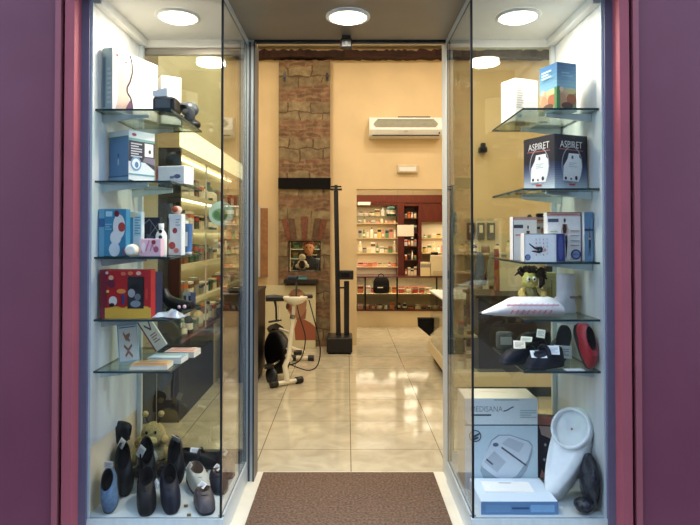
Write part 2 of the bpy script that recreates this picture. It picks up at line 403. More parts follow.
ORD = ['top', 'second', 'third', 'fourth', 'lowest']
for sgn in (-1, 1):
    for k, z in enumerate(SHELF[sgn]):
        what = {(-1, 0): 'white massager box', (-1, 1): 'blue carton', (-1, 2): 'teal carton and pink box', (-1, 3): 'red toy box', (-1, 4): 'books',
                (1, 0): 'sky blue carton', (1, 1): 'navy inhaler carton', (1, 2): 'hosiery boxes', (1, 3): 'plush toy and white pillow', (1, 4): 'shoes with price tags'}[(sgn, k)]
        r = thing('glass_shelf', '%s glass shelf in the %s showcase, carrying the %s' % (ORD[k], 'left' if sgn < 0 else 'right', what), 'shelf', (sgn * 1.04, 3.1, z), 0, 'glass shelves in the showcases')
        b = MB(); b.box((sgn * .858, SHY0, z - .010), (sgn * 1.2288, SHY1, z), M_GLASS_SH, side=M_EDGE); b.build('pane', r, world=True)
        for y in (2.93, 3.34):
            b = MB(); b.poly([(sgn * 1.2288, y - .008, z - .0105), (sgn * 1.0, y - .008, z - .0105), (sgn * 1.0, y - .008, z - .022), (sgn * 1.2288, y - .008, z - .05)], M_ALU)
            b.poly([(sgn * 1.2288, y + .008, z - .0105), (sgn * 1.0, y + .008, z - .0105), (sgn * 1.0, y + .008, z - .022), (sgn * 1.2288, y + .008, z - .05)], M_ALU)
            b.box((sgn * 1.0, y - .008, z - .0115), (sgn * 1.2288, y + .008, z - .0105), M_ALU)
            b.poly([(sgn * 1.2288, y - .008, z - .05), (sgn * 1.2288, y + .008, z - .05), (sgn * 1.0, y + .008, z - .022), (sgn * 1.0, y - .008, z - .022)], M_ALU)
            b.poly([(sgn * 1.0, y - .008, z - .0105), (sgn * 1.0, y + .008, z - .0105), (sgn * 1.0, y + .008, z - .022), (sgn * 1.0, y - .008, z - .022)], M_ALU)
            b.build('bracket', r, world=True)

# ---- soffit lamps
def soffit_lamp(px, py, lab, power):
    p = at(px, py, 3.08); x, y = p.x, 3.08
    r = thing('recessed_ceiling_light', lab, 'ceiling light', (x, y, ZC), 0, 'round lights in the entrance soffit')
    b = MB(); b.lathe([(.118, -.0005), (.118, -.010), (.100, -.014), (.098, -.006)], M_WPLASTIC, (0, 0, 0), 32, caps=False); b.build('trim_ring', r)
    b = MB(); b.lathe([(.0975, -.006), (.085, -.018), (.05, -.026), (.001, -.028)], M_LAMP, (0, 0, 0), 32); b.build('diffuser', r)
    l = bpy.data.lights.new('soffit_lamp_light', 'AREA'); l.shape = 'DISK'; l.size = .19; l.energy = power; l.color = (1, .92, .76); l.spread = PI
    o = bpy.data.objects.new('soffit_lamp_light', l); COL.objects.link(o); o.location = (x, y, ZC - .034)
    return r
soffit_lamp(178, 15, 'round white ceiling light in the soffit of the left showcase', LP_CASE)
soffit_lamp(348, 14, 'round white ceiling light above the doorway between both showcases', LP_MID)
soffit_lamp(518, 15, 'round white ceiling light in the soffit of the right showcase', LP_CASE)
r = thing('motion_sensor', 'small black door motion sensor hanging under the soffit', 'sensor', (-.004, 3.40, ZC))
b = MB(); b.box((-.026, -.02, -.018), (.026, .02, -.0005), M_BLACK); b.build('mount', r, bevel=.003)
b = MB(); b.box((-.034, -.03, -.075), (.034, .02, -.0185), M_BLACK); hs = b.build('housing', r, bevel=.008)
b = MB(); b.lathe([(.010, 0), (.008, .004), (.001, .006)], mat('grey_lens', (130, 134, 140), .2), (0, 0, 0), 14, T=Matrix.Translation((0, -.0305, -.045)) @ Matrix.Rotation(PI / 2, 4, 'X')); b.build('lens', hs)
# ---- mat
b = MB(); b.box((-.508, 2.62, 0), (.525, 3.565, .012), M_MAT); o = b.build('doormat', bevel=.003)
tag(o, 'brown coir doormat lying in the doorway between the showcases', 'doormat')

# ================================================================ SHOP ROOM
YM = 7.70
ox0, ox1, oz1 = .128, 1.34, 2.058          # opening to the back room
wx0, wx1 = at(289, 257, 7.7).x, at(321, 257, 7.7).x
wz0, wz1 = at(300, 272, 7.7).z, at(300, 241, 7.7).z
S('wall_back', [((-3.2, YM, 0), (wx0, YM + .22, 4.05)), ((wx0, YM, 0), (wx1, YM + .22, wz0)), ((wx0, YM, wz1), (wx1, YM + .22, 4.05)),
                ((wx1, YM, 0), (ox0, YM + .22, 4.05)), ((ox0, YM, oz1), (ox1, YM + .22, 4.05)), ((ox1, YM, 0), (3.2, YM + .22, 4.05))], M_YELLOW)
S('wall_left', [((-3.3, 3.62, 0), (-3.2, YM, 4.05))], M_YELLOW)
S('wall_left_return', [((-3.2, 4.52, 0), (-1.47, YM, 4.05))], M_PALE)
S('baseboard_left', [((-3.2, 4.50, 0), (-1.47, 4.5195, .40))], M_DARKWOOD)
S('wall_right', [((3.2, 3.62, 0), (3.3, YM, 4.05))], M_YELLOW)
S('ceiling', [((-3.3, 3.50, 4.051), (3.3, YM + .22, 4.12))], M_CEIL)
# rough old beam under the ceiling
b = MB(); rings = []
rg = random.Random(3)
for k in range(121):
    x = -1.46 + (3.19 + 1.46) * k / 120
    z0 = at(347, 57.0, 7.55).z + rg.uniform(-.008, .012); z1 = at(347, 49.5, 7.55).z + rg.uniform(-.02, .012)
    y0 = 7.55 + rg.uniform(-.012, .012)
    rings.append([(x, y0, z0), (x, 7.699, z0), (x, 7.699, z1), (x, y0, z1)])
b.loft(rings, M_BEAM, smooth=False); struct('trim_beam', b)
S('trim_cornice', [((-1.46, 7.56, 3.925), (3.19, 7.699, 4.05))], M_CEIL)
# stone pillar with a small arched window in it
px0, px1 = at(278.5, 200, 7.6).x, at(330, 200, 7.6).x
zb0, zb1 = at(300, 189, 7.6).z, at(300, 178, 7.6).z
b = MB(); y0, y1 = 7.60, YM - .0005; ztop = at(300, 57, 7.55).z - .03
for a, c in (((px0, y0, 0), (wx0, y1, ztop)), ((wx1, y0, 0), (px1, y1, ztop)), ((wx0, y0, 0), (wx1, y1, wz0)), ((wx0, y0, wz1), (wx1, y1, ztop))):
    b.box(a, c, M_STONE)
pil = struct('stone_pillar', b)
M_VOUS = [mat('voussoir_stone', (128, 108, 78), .9, var=.25, scale=22, bump=.5), mat('voussoir_brick', (118, 72, 56), .9, var=.3, scale=30, bump=.5), mat('voussoir_brown', (98, 74, 56), .9, var=.3, scale=22, bump=.5)]
cx = (wx0 + wx1) / 2; zt = wz1 + .02
for k in range(7):
    t = (k - 3)
    q0, q1 = t - .46, t + .46
    P = [(cx + q0 * .066, 7.588, zt), (cx + q1 * .066, 7.588, zt), (cx + q1 * .088, 7.588, zt + .30 - abs(t) * .012), (cx + q0 * .088, 7.588, zt + .30 - abs(t) * .012)]
    b = MB(); m = M_VOUS[(1, 2, 0, 1, 0, 2, 1)[k]]
    b.loft([P, [(x, 7.5995, z) for x, _, z in P]], m, smooth=False); b.build('arch_stone', pil, bevel=.006)
b = MB(); b.box((px0 - .002, 7.57, zb0), (px1 + .01, 7.5995, zb1), mat('near_black_lintel', (12, 9, 12), .85, var=.3, spec=.2)); struct('trim_lintel', b)
for px in (284.5, 327):
    p = at(px, 76.5, 7.58); b = MB(); b.box((-.014, 0, -.05), (.014, .0195, .05), M_BLACK); b.box((-.008, -.03, -.02), (.008, 0, 0), M_BLACK)
    o = b.build('wall_hook', loc=(p.x, 7.58, p.z)); tag(o, 'small black iron hook on the upper pillar, %s of two' % ('left' if px < 300 else 'right'), 'hook')
# window in the pillar
b = MB(); t = .012
for a, c in (((wx0, 7.66, wz0), (wx0 + t, 7.69, wz1)), ((wx1 - t, 7.66, wz0), (wx1, 7.69, wz1)), ((wx0 + t, 7.66, wz0), (wx1 - t, 7.69, wz0 + t)), ((wx0 + t, 7.66, wz1 - t), (wx1 - t, 7.69, wz1))): b.box(a, c, M_DARKWOOD)
w1 = struct('window_1', b)
b = MB(); b.box((wx0 + t, 7.672, wz0 + t), (wx1 - t, 7.677, wz1 - t), M_GLASS_C); b.build('window_pane', w1)
# back room shell
S('wall_backroom', [((-2.6, 10.2, 0), (2.6, 10.3, 2.7)), ((-2.7, YM + .221, 0), (-2.6, 10.3, 2.7)), ((2.6, YM + .221, 0), (2.7, 10.3, 2.7))], M_CREAM)
S('ceiling_backroom', [((-2.7, YM + .221, 2.7), (2.7, 10.3, 2.78))], M_CEIL)
# ================================================================ SMALL GOODS
BODY = {'cream': (228, 210, 168), 'white': (236, 232, 220), 'green': (92, 138, 96), 'dark green': (44, 84, 60), 'red': (184, 60, 44), 'orange': (214, 120, 70), 'pink': (222, 150, 140),
        'yellow': (220, 190, 100), 'grey': (150, 148, 138), 'brown': (120, 82, 54), 'black': (30, 28, 30), 'blue': (70, 96, 140), 'teal': (92, 150, 150), 'navy': (34, 42, 74)}
def bottle(loc, h, r, bc, cc, label, group, cat='bottle', name='bottle'):
    o = thing(name, label, cat, loc, 0, group)
    b = MB(); b.lathe([(r * .92, 0), (r, h * .03), (r, h * .62), (r * .8, h * .72), (r * .42, h * .80), (r * .42, h * .86)], ink(BODY[bc]), n=14); b.build('bottle_body', o)
    b = MB(); b.lathe([(r * .48, h * .86), (r * .48, h), (r * .3, h)], ink(BODY[cc]), n=12); b.build('cap', o)
    b = MB(); b.lathe([(r * 1.012, h * .18), (r * 1.012, h * .5)], ink((238, 232, 214)), n=14, caps=False); b.build('paper_label', o)
    return o
def packet(loc, w, d, h, bc, sc, label, group, ang=0, cat='box', name='packet'):
    o = thing(name, label, cat, loc, ang, group)
    b = MB(); b.box((-w / 2, -d / 2, 0), (w / 2, d / 2, h), ink(BODY[bc])); b.build('box_body', o, bevel=.002, seg=1)
    b = MB(); b.box((-w / 2 - .0007, -d / 2 - .0007, h * .62), (w / 2 + .0007, d / 2 + .0007, h * .86), ink(BODY[sc])); b.build('colour_band', o)
    return o
def jar(loc, h, r, bc, cc, label, group):
    o = thing('jar', label, 'jar', loc, 0, group)
    b = MB(); b.lathe([(r * .9, 0), (r, h * .05), (r, h * .7), (r * .85, h * .78)], ink(BODY[bc]), n=14); b.build('jar_body', o)
    b = MB(); b.lathe([(r * .96, h * .78), (r * .96, h), (r * .6, h)], ink(BODY[cc]), n=14); b.build('lid', o)
    return o
NTH = ['first', 'second', 'third', 'fourth', 'fifth', 'sixth', 'seventh', 'eighth', 'ninth', 'tenth', 'eleventh', 'twelfth', 'thirteenth', 'fourteenth']
def stock(rg, p, q, z, n, hmax, where, end, group, pal, dep=0., fill=.82, kinds='bpj'):
    "a row of n goods between floor points p and q standing at height z"
    p, q = Vector(p), Vector(q); step = (q - p) / n; L = step.length; ang = math.atan2(step.y, step.x)
    for i in range(n):
        c = p + step * (i + .5); off = Vector((-math.sin(ang), math.cos(ang))) * rg.uniform(-dep, dep); c = c + off
        k = rg.choice(kinds); bc = rg.choice(pal); cc = rg.choice(['white', 'green', 'red', 'black', 'brown', 'orange', 'navy', 'grey'])
        while cc == bc: cc = rg.choice(['white', 'green', 'red', 'grey'])
        h = hmax * rg.uniform(.55, .98); w = min(L * fill * rg.uniform(.78, 1), .115)
        pos = '%s from %s' % (NTH[i], end)
        loc = (c.x, c.y, z + .0006)
        if k == 'b': bottle(loc, h, w * .5 * min(1, .8), bc, cc, '%s bottle with %s cap, %s, %s' % (bc, cc, where, pos), group)
        elif k == 'j': jar(loc, h * .6, w * .5, bc, cc, '%s jar with %s lid, %s, %s' % (bc, cc, where, pos), group)
        else: packet(loc, w, min(w * .8, .07), h * .85, bc, cc, '%s packet with %s band, %s, %s' % (bc, cc, where, pos), group, ang)

# ================================================================ LEFT WALL UNIT
UX0, UX1, UY0, UY1 = -1.469, -1.30, 4.53, 7.25
ZT0, ZT1 = 2.13, 2.335
UZ = [.60, .90, 1.21, 1.50, 1.78]
r = thing('wall_shelf_unit', 'long lit shelf unit along the left shop wall, seen through the left showcase', 'shelf unit', (-1.38, 5.9, 0))
def U(name, boxes, m, bevel=0, parent=None):
    b = MB()
    for a, c in boxes: b.box(a, c, m)
    return b.build(name, parent or r, world=True, bevel=bevel)
U('end_panel', [((UX0, UY0, .0), (UX1, UY0 + .04, ZT0))], M_DARKWOOD)
U('back_panel', [((UX0, UY0 + .041, .6), (UX0 + .012, UY1, ZT0))], M_PALE)
U('far_panel', [((UX0, UY1 - .04, .6), (UX1, UY1, ZT0))], M_CREAM)
U('cornice', [((UX0, UY0, ZT0 + .001), (UX1 - .006, UY1, ZT1))], M_BEIGE)
U('cornice_light', [((UX1 - .005, UY0, ZT0 + .012), (UX1, UY1, ZT1 - .012))], M_CORNICE)
U('base_cupboard', [((UX0, UY0 + .041, 0), (UX1, 5.70, .585))], M_DARKWOOD)
U('base_cupboard', [((UX0, 5.701, 0), (UX1, UY1, .585))], M_CREAM)
for k in range(4): U('cupboard_knob', [((UX1, 4.9 + k * .62, .44), (UX1 + .012, 4.92 + k * .62, .46))], M_CHROME)
for z in UZ: U('shelf_board', [((UX0 + .013, UY0 + .041, z - .016), (UX1 - .002, UY1 - .041, z))], M_CREAM if z > .7 else M_MAHOG)
for y in (5.40, 6.30): U('upright', [((UX1 - .014, y, .60), (UX1 - .004, y + .02, ZT0))], M_ALU)
for z in UZ[1:] + [ZT0]: U('strip_light', [((UX0 + .02, UY0 + .08, z - .030), (UX0 + .05, UY1 - .08, z - .0165))], M_TUBE)
for z in UZ[1:] + [ZT0 + .002]: U('board_lip', [((UX1 - .0015, UY0 + .041, z - .034), (UX1 + .002, UY1 - .041, z + .001))], M_PALE)
rg = random.Random(5)
PAL1 = ['cream', 'white', 'grey', 'white', 'brown', 'dark green', 'cream', 'white', 'grey', 'black']
NMS = ['lowest', 'second', 'third', 'fourth', 'highest']
for k, z in enumerate(UZ):
    stock(rg, (-1.385, UY0 + .1), (-1.385, UY1 - .08), z, 14, .20, '%s board of left wall unit' % NMS[k], 'street', 'goods on the left wall shelf unit', PAL1, kinds='bpp')
# tall brown board and dark cabinet beyond the door post
b = MB(); b.box((-1.13, 7.60, .9), (-1.035, 7.63, 1.80), mat('brown_board', (150, 104, 66), .6, var=.2)); b.box((-1.165, 7.60, .9), (-1.131, 7.635, 1.83), M_ALU)
tag(b.build('wall_board', bevel=.002), 'narrow brown board with a grey edge strip, upright left of the stone pillar', 'board')

# ================================================================ MID WALL FITTINGS
a, c = at(369, 139, 7.69), at(440, 119, 7.69)
r = thing('air_conditioner', 'long white wall air conditioner above the passage to the back room', 'air conditioner', ((a.x + c.x) / 2, 7.699, a.z))
w, h = (c.x - a.x) / 2, c.z - a.z
b = MB(); prof = [(0, 0), (-.15, .02), (-.19, h * .35), (-.17, h * .8), (-.12, h), (0, h)]
b.loft([[(s_ * w, y, z) for y, z in prof] for s_ in (-1, 1)], M_WPLASTIC, smooth=False); hs = b.build('housing', r, bevel=.012)
b = MB()
for k in range(15):
    z = h * (.47 + .03 * k); 
    if z > h * .86: break
    y = -.19 + .02 * (z - h * .35) / (h * .45)
    e = w * (.90 - .5 * abs(z / h - .62))
    b.box((-e, y - .004, z), (e, y + .01, z + h * .015), mat('grille_grey', (168, 170, 156), .5))
b.build('air_grille', r)
b = MB(); b.box((-w * .92, -.176, h * .05), (w * .92, -.165, h * .10), M_BLACK); b.build('outlet_louvre', r)
b = MB(); b.box((w * .9, -.196, h * .14), (w * .94, -.18, h * .22), M_BLACK); b.build('indicator', r)
b = MB(); b.box((-.02, -.20, h * .28), (.03, -.185, h * .33), M_ALU); b.build('badge', r)
b = MB(); b.box((-w * .2, -.10, h), (w * .7, -.06, h + .015), M_BLACK); b.build('intake_slot', r)
a, c = at(397, 173, 7.69), at(417.5, 165, 7.69)
r = thing('emergency_light', 'small flat cream emergency light fixture on the yellow wall below the air conditioner', 'emergency light', ((a.x + c.x) / 2, 7.699, a.z))
b = MB(); b.box((-(c.x - a.x) / 2, -.05, 0), ((c.x - a.x) / 2, 0, c.z - a.z), mat('aged_white', (214, 200, 172), .5)); b.build('housing', r, bevel=.01)
b = MB(); b.box((-.11, -.055, .02), (.11, -.0505, .075), M_WPLASTIC); b.build('cover', r)
p = at(482, 150, 7.69); r = thing('security_camera', 'small black camera on the yellow wall, seen through the right showcase', 'camera', (p.x, 7.699, p.z))
b = MB(); b.box((-.05, -.10, -.04), (.05, -.0, .03), M_BLACK); b.build('camera_body', r, bevel=.01)
b = MB(); b.box((-.02, -.06, .031), (.04, -.0, .09), M_BLACK); b.build('bracket', r, bevel=.01)
b = MB(); b.lathe([(.03, 0), (.03, .04), (.02, .045)], M_BLACKMAT, T=Matrix.Translation((-.01, -.10, -.005)) @ Matrix.Rotation(PI / 2, 4, 'X')); b.build('lens', r)

# ================================================================ POSTER BOARD, SCALE, BIKE
a, c = at(265, 285, 7.50), at(315.5, 285, 7.50)
r = thing('poster_board', 'white poster board with a reddish head and shoulders, leaning on the stone pillar', 'poster', (a.x, 7.51, 0), (math.radians(-4), 0, 0))
W, H = c.x - a.x, a.z - .01
b = MB(); b.box((0, 0, 0), (W, .02, H), ink((206, 196, 160))); b.build('board', r, bevel=.002)
b = MB(); P = Printer(b, lambda u, v, e: (u * W, -e, v * H))
P.poly([(.60, .12), (1.0, .12), (1.0, .33), (.90, .40), (.78, .45), (.64, .47), (.58, .30)], (150, 82, 58))
P.poly([(.62, .44), (.80, .46), (.82, .62), (.60, .62)], (136, 84, 60))
P.ell(.62, .71, .20, .235, (158, 112, 82), 24)
P.poly([(.43, .68), (.46, .60), (.54, .55), (.50, .70), (.52, .86), (.46, .80)], (120, 58, 40))
P.ell(.70, .80, .11, .10, (176, 132, 98)); P.ell(.44, .66, .035, .05, (60, 34, 28))
P.bars(.06, .06, .42, .24, 5, (110, 100, 90)); b.build('printed_picture', r); settle(r, 0)

r = thing('weighing_scale', 'tall black column weighing scale standing before the yellow wall', 'scale', (-.1, 7.2, 0))
def Q(name, fn, parent=None, bevel=0):
    b = MB(); fn(b); return b.build(name, parent or r, world=True, bevel=bevel)
Y = 7.32
a, c = at(326.5, 350, Y - .22), at(352.5, 338, Y - .22)
M_SCALE = mat('black_lacquer', (22, 21, 24), .35, var=.2)
Q('platform', lambda b: b.box((a.x, Y - .22, .02), (c.x, Y + .16, c.z - .0), M_SCALE), bevel=.012)
Q('foot_plate', lambda b: b.box((a.x + .02, Y - .20, .0), (c.x - .02, Y + .14, .0195), M_BLACKMAT))
tp = at(336, 191, Y)
bt = at(338.5, 340, Y)
Q('column', lambda b: b.loft([[(tp.x + dx, Y + dy, tp.z) for dx, dy in ((-.028, -.03), (.028, -.03), (.028, .03), (-.028, .03))], [(bt.x + dx, Y + dy, c.z) for dx, dy in ((-.03, -.03), (.03, -.03), (.03, .03), (-.03, .03))]][::-1], M_SCALE, smooth=False))
q0, q1 = at(344, 281, Y), at(350, 338, Y)
Q('column', lambda b: b.box((q0.x, Y - .03, c.z), (q1.x - .01, Y + .03, q0.z), M_SCALE))
u0, u1 = at(338.8, 279.5, Y - .05), at(353.5, 270.5, Y - .05)
hd = Q('indicator_box', lambda b: b.box((u0.x, Y - .08, u0.z), (u1.x, Y + .05, u1.z), M_SCALE), bevel=.01)
Q('dial_plate', lambda b: b.box((u0.x + .03, Y - .0835, u0.z + .03), (u1.x - .05, Y - .0805, u1.z - .03), M_BLACKMAT), hd)
Q('cross_bar', lambda b: b.box((bt.x, Y - .02, .78), (q1.x - .02, Y + .02, .80), M_SCALE))
for y0, y1, xa, xb in ((186, 187.4, 331, 341.5), (188.6, 190.4, 330, 342)):
    e0, e1 = at(xa, y1, Y), at(xb, y0, Y)
    Q('height_arm', lambda b: b.box((e0.x, Y - .035, e0.z), (e1.x, Y + .035, e1.z), M_SCALE), bevel=.004)
Q('column_cap', lambda b: b.box((tp.x - .02, Y - .025, tp.z), (tp.x + .02, Y + .025, tp.z + .075), M_SCALE))

# exercise bike
r = thing('exercise_bike', 'white framed exercise bike with black seat and handgrips on the tiled floor', 'exercise bike', (-.55, 6.0, 0))
YF = 5.62
def A(px, py, Y): return at(px, py, Y)
def T_(name, pts, rad, m, parent=None, n=10): return Q(name, lambda b: b.tube(pts, rad, m, n), parent)
f0, f1 = A(274, 390, YF - .06), A(299, 384, YF + .10); f0.z = f1.z = .034
T_('front_stabiliser', [f0, f1], .020, M_WENAMEL)
for p_, q_ in ((f0, f1), (f1, f0)):
    d = (q_ - p_).normalized(); T_('end_cap', [p_ - d * .035, p_ + d * .035], .033, M_BLACK)
fm = (f0 + f1) / 2
post = [Vector((fm.x + .005, fm.y, .05)), A(284.8, 366, YF + .03), A(288.8, 357, YF + .05), A(290.4, 340, YF + .07), A(292.8, 318, YF + .08), A(294.4, 303, YF + .08)]
T_('main_post', post, [.026, .026, .024, .022, .020, .018], M_WENAMEL, n=14)
Q('post_collar', lambda b: b.cyl(A(292.4, 318.5, YF + .08), A(292.8, 314.5, YF + .08), .026, M_CHROME))
# console
cc = A(294.8, 300, YF + .05)
b = MB(); rings = []
for z, wx, wy in ((-.042, .035, .03), (-.03, .065, .05), (0, .098, .065), (.028, .112, .07), (.036, .106, .062)):
    rings.append([(cc.x + wx * math.cos(t) * (1 + .12 * abs(math.cos(t))), cc.y + wy * math.sin(t), cc.z + z) for t in [2 * PI * k / 22 for k in range(22)]])
b.loft(rings, M_WENAMEL); con = b.build('console', r, world=True)
Q('display', lambda b: b.box((cc.x - .05, cc.y - .03, cc.z + .0362), (cc.x + .05, cc.y + .03, cc.z + .040), M_BLACK), con)
T_('aerial_rod', [cc + Vector((.012, .02, .03)), A(296.8, 282, YF + .09)], .009, M_ALUD)
g0, g1 = A(266, 298.5, YF + .02), A(283.5, 298.5, YF + .05); T_('handgrip', [g0, A(274, 298, YF + .02), g1], [.030, .033, .028], M_BLACK)
T_('handlebar', [g1, cc + Vector((-.10, .01, .0))], .014, M_WENAMEL)
h0, h1 = A(306, 296.5, YF + .07), A(312, 296.3, YF + .11); T_('handgrip', [h0 - Vector((.02, 0, 0)), h1], .020, M_BLACK)
# seat post, seat and drive
YS = 6.35
T_('rear_mast', [A(275, 301, YF + .03), A(276, 307, YF + .04), A(276.5, 321, YF + .05)], [.014, .010, .010], M_BLACK)
T_('rear_mast', [A(279, 305, YF + .05), A(280, 322, YF + .06)], [.008, .008], M_WENAMEL)
T_('mast_foot', [A(268.5, 322, YF + .05), A(281.5, 320, YF + .06)], [.010, .010], M_BLACK)
sc = A(275, 329, YS)
b = MB(); rings = []
for k in range(9):
    t = k / 8; wd = (.085 * (1 - t) ** .8 + .026) * min(1, .35 + t * 3); yy = sc.y + .10 - .24 * t
    rings.append([(sc.x + wd * math.cos(a_), yy, sc.z + .05 * math.sin(a_) - .02 * t) for a_ in [2 * PI * j / 14 for j in range(14)]])
b.loft(rings, M_BLACKLEATHER); b.build('seat', r, world=True)
T_('seat_post', [sc + Vector((0, .03, -.03)), Vector((sc.x + .03, YS - .03, .28))], .02, M_CHROME)
T_('frame_tube', [Vector((fm.x + .03, fm.y + .05, .24)), Vector((sc.x + .04, YS - .02, .27)), Vector((-.50, 6.72, .10))], .026, M_WENAMEL)
T_('frame_tube', [A(280, 329, YF + .3), A(291, 333, YF + .1)], .014, M_WENAMEL)
# flywheel inside a dark shroud
fy = Vector((sc.x + .02, 6.03, .30))
fy = at(277.5, 352, 6.02)
b = MB(); b.lathe([(.02, -.06), (.19, -.055), (.22, -.03), (.22, .03), (.19, .055), (.02, .06)], M_BLACK, n=36, T=Matrix.Translation(fy) @ Matrix.Rotation(.62, 4, 'Z') @ Matrix.Rotation(PI / 2, 4, 'Y')); b.build('flywheel_cover', r, world=True)
b = MB(); b.lathe([(.02, -.012), (.085, -.012), (.085, .012), (.02, .012)], M_ALUD, n=30, T=Matrix.Translation(A(271.5, 376, 5.74)) @ Matrix.Rotation(.75, 4, 'Z') @ Matrix.Rotation(PI / 2, 4, 'Y')); b.build('flywheel', r, world=True)
k0 = A(296, 352, YF + .18)
T_('crank', [k0 + Vector((-.10, .02, .03)), k0], .012, M_CHROME)
Q('pedal', lambda b: b.box(tuple(k0 + Vector((-.02, -.05, -.022))), tuple(k0 + Vector((.06, .05, .012))), M_BLACK), bevel=.006)
k1 = A(271, 366, 5.75); Q('pedal', lambda b: b.box(tuple(k1 + Vector((-.06, -.05, -.02))), tuple(k1 + Vector((.03, .05, .014))), M_BLACK), bevel=.006)
T_('crank', [k1 + Vector((.0, .0, .0)), k1 + Vector((.07, .1, .03))], .012, M_CHROME)
e0, e1 = Vector((-.62, 6.74, .034)), A(311, 358.5, 6.74); e1.z = .034
T_('rear_stabiliser', [e0, e1], .02, M_WENAMEL)
for p_, q_ in ((e0, e1), (e1, e0)):
    d = (q_ - p_).normalized(); T_('end_cap', [p_ - d * .035, p_ + d * .035], .033, M_BLACK)
cab = [A(309, 300, YF + .05), A(313, 315, YF), A(318, 335, YF - .02), A(320.3, 352, YF - .03), A(317, 366, YF - .02), A(309, 370.3, YF), A(299, 368, YF + .03), A(288, 363.5, YF + .05)]
def smooth_path(P, n=6):
    out = []
    for i in range(len(P) - 1):
        p0, p1, p2, p3 = P[max(i - 1, 0)], P[i], P[i + 1], P[min(i + 2, len(P) - 1)]
        for k in range(n):
            t = k / n; out.append(.5 * ((2 * p1) + (p2 - p0) * t + (2 * p0 - 5 * p1 + 4 * p2 - p3) * t * t + (3 * p1 - p0 - 3 * p2 + p3) * t ** 3))
    return out + [P[-1]]
T_('cable', smooth_path(cab), .006, M_BLACK, n=6)
cab = [A(297, 306, YF + .08), A(300, 318, YF + .04), A(305, 335, YF), A(304, 350, YF), A(299, 361, YF + .02), A(290, 365, YF + .05)]
T_('cable', smooth_path(cab), .006, M_BLACK, n=6)

# ledge under the pillar window with a teal tin on it
L0, L1 = at(284, 283.5, 7.5), at(318, 279.5, 7.5)
b = MB(); b.box((L0.x, 7.45, L0.z), (L1.x, 7.5995, L1.z), M_DARKWOOD); tag(b.build('wall_ledge', bevel=.004), 'dark wooden ledge under the small window in the stone pillar', 'ledge')
for q, (xa, xb, col, lab) in enumerate(((288, 297, 'navy', 'dark blue tin on the pillar ledge, left of the teal tin'), (298.5, 307, 'teal', 'teal tin on the pillar ledge under the small window'))):
    a, c = at(xa, 279.5, 7.50), at(xb, 276.2, 7.50)
    o = thing('tin', lab, 'tin', ((a.x + c.x) / 2, 7.53, L1.z + .0005)); w = (c.x - a.x) / 2; hh = .042
    b = MB(); b.box((-w, -.05, 0), (w, .05, hh * .7), ink(BODY[col])); b.build('tin_body', o, bevel=.004)
    b = MB(); b.box((-w - .002, -.052, hh * .7), (w + .002, .052, hh), ink((60, 80, 90))); b.build('lid', o, bevel=.003)

# ================================================================ RIGHT SIDE: COUNTER AND SHELVES
r = thing('shop_counter', 'dark shop counter on a cream plinth, half hidden behind the right showcase', 'counter', (1.6, 5.5, 0))
CY0, CY1, CX0, CX1 = 5.22, 6.85, .95, 2.9
b = MB(); b.box((CX0, CY0 - .02, .10), (CX1, CY1, .225), M_CREAM); b.build('plinth', r, world=True, bevel=.004)
b = MB(); b.box((CX0 + .06, CY0 + .04, 0), (CX1 - .06, CY1 - .06, .0995), M_BLACKMAT); b.build('kick_board', r, world=True)
b = MB(); b.box((1.175, CY0, .2255), (CX1, CY0 + .55, .885), M_DARKWOOD); b.build('front_panel', r, world=True, bevel=.004)
b = MB(); b.box((1.15, CY0 - .02, .8855), (CX1, CY0 + .60, .91), M_DARKWOOD); b.build('counter_top', r, world=True, bevel=.004)
b = MB()
for a, c in (((CX0 + .01, CY0, .226), (1.17, CY0 + .006, .94)), ((CX0 + .01, CY0 + .007, .226), (CX0 + .016, CY1 - .1, .80))): b.box(a, c, M_GLASS_C, side=M_GLASS_C)
b.build('display_glass', r, world=True)
b = MB(); b.box((CX0, CY0 + .61, .801), (1.6, CY1 - .05, .815), M_WPLASTIC); b.build('display_top', r, world=True)
b = MB(); b.box((CX0 + .02, CY0 + .02, .53), (1.17, CY1 - .12, .545), M_CREAM); b.build('display_shelf', r, world=True)
b = MB(); b.box((1.14, CY0 + .56, .226), (1.155, CY1 - .1, .80), M_BEIGE); b.build('display_back', r, world=True)
rg = random.Random(21)
stock(rg, (1.0, 5.33), (1.15, 5.33), .2255, 2, .22, 'floor of glazed counter end', 'left', 'goods in the glazed counter end', ['cream', 'grey', 'white'], kinds='pj', fill=.9)
stock(rg, (1.0, 5.33), (1.15, 5.33), .5455, 2, .22, 'upper shelf of glazed counter end', 'left', 'goods in the glazed counter end', ['grey', 'brown', 'cream'], kinds='bj', fill=.9)
# black corner bumper at the far end of the plinth
a, c = at(418, 336, 6.87), at(434, 318, 6.87)
b = MB(); b.loft([[(a.x, y, c.z), (a.x + .004, y, a.z + .11), (a.x + .135, y, a.z), (c.x - .004, y, a.z + .02), (c.x, y, c.z)] for y in (6.8505, 6.93)], M_BLACKMAT, smooth=False)
b.build('corner_bumper', r, world=True, bevel=.006)
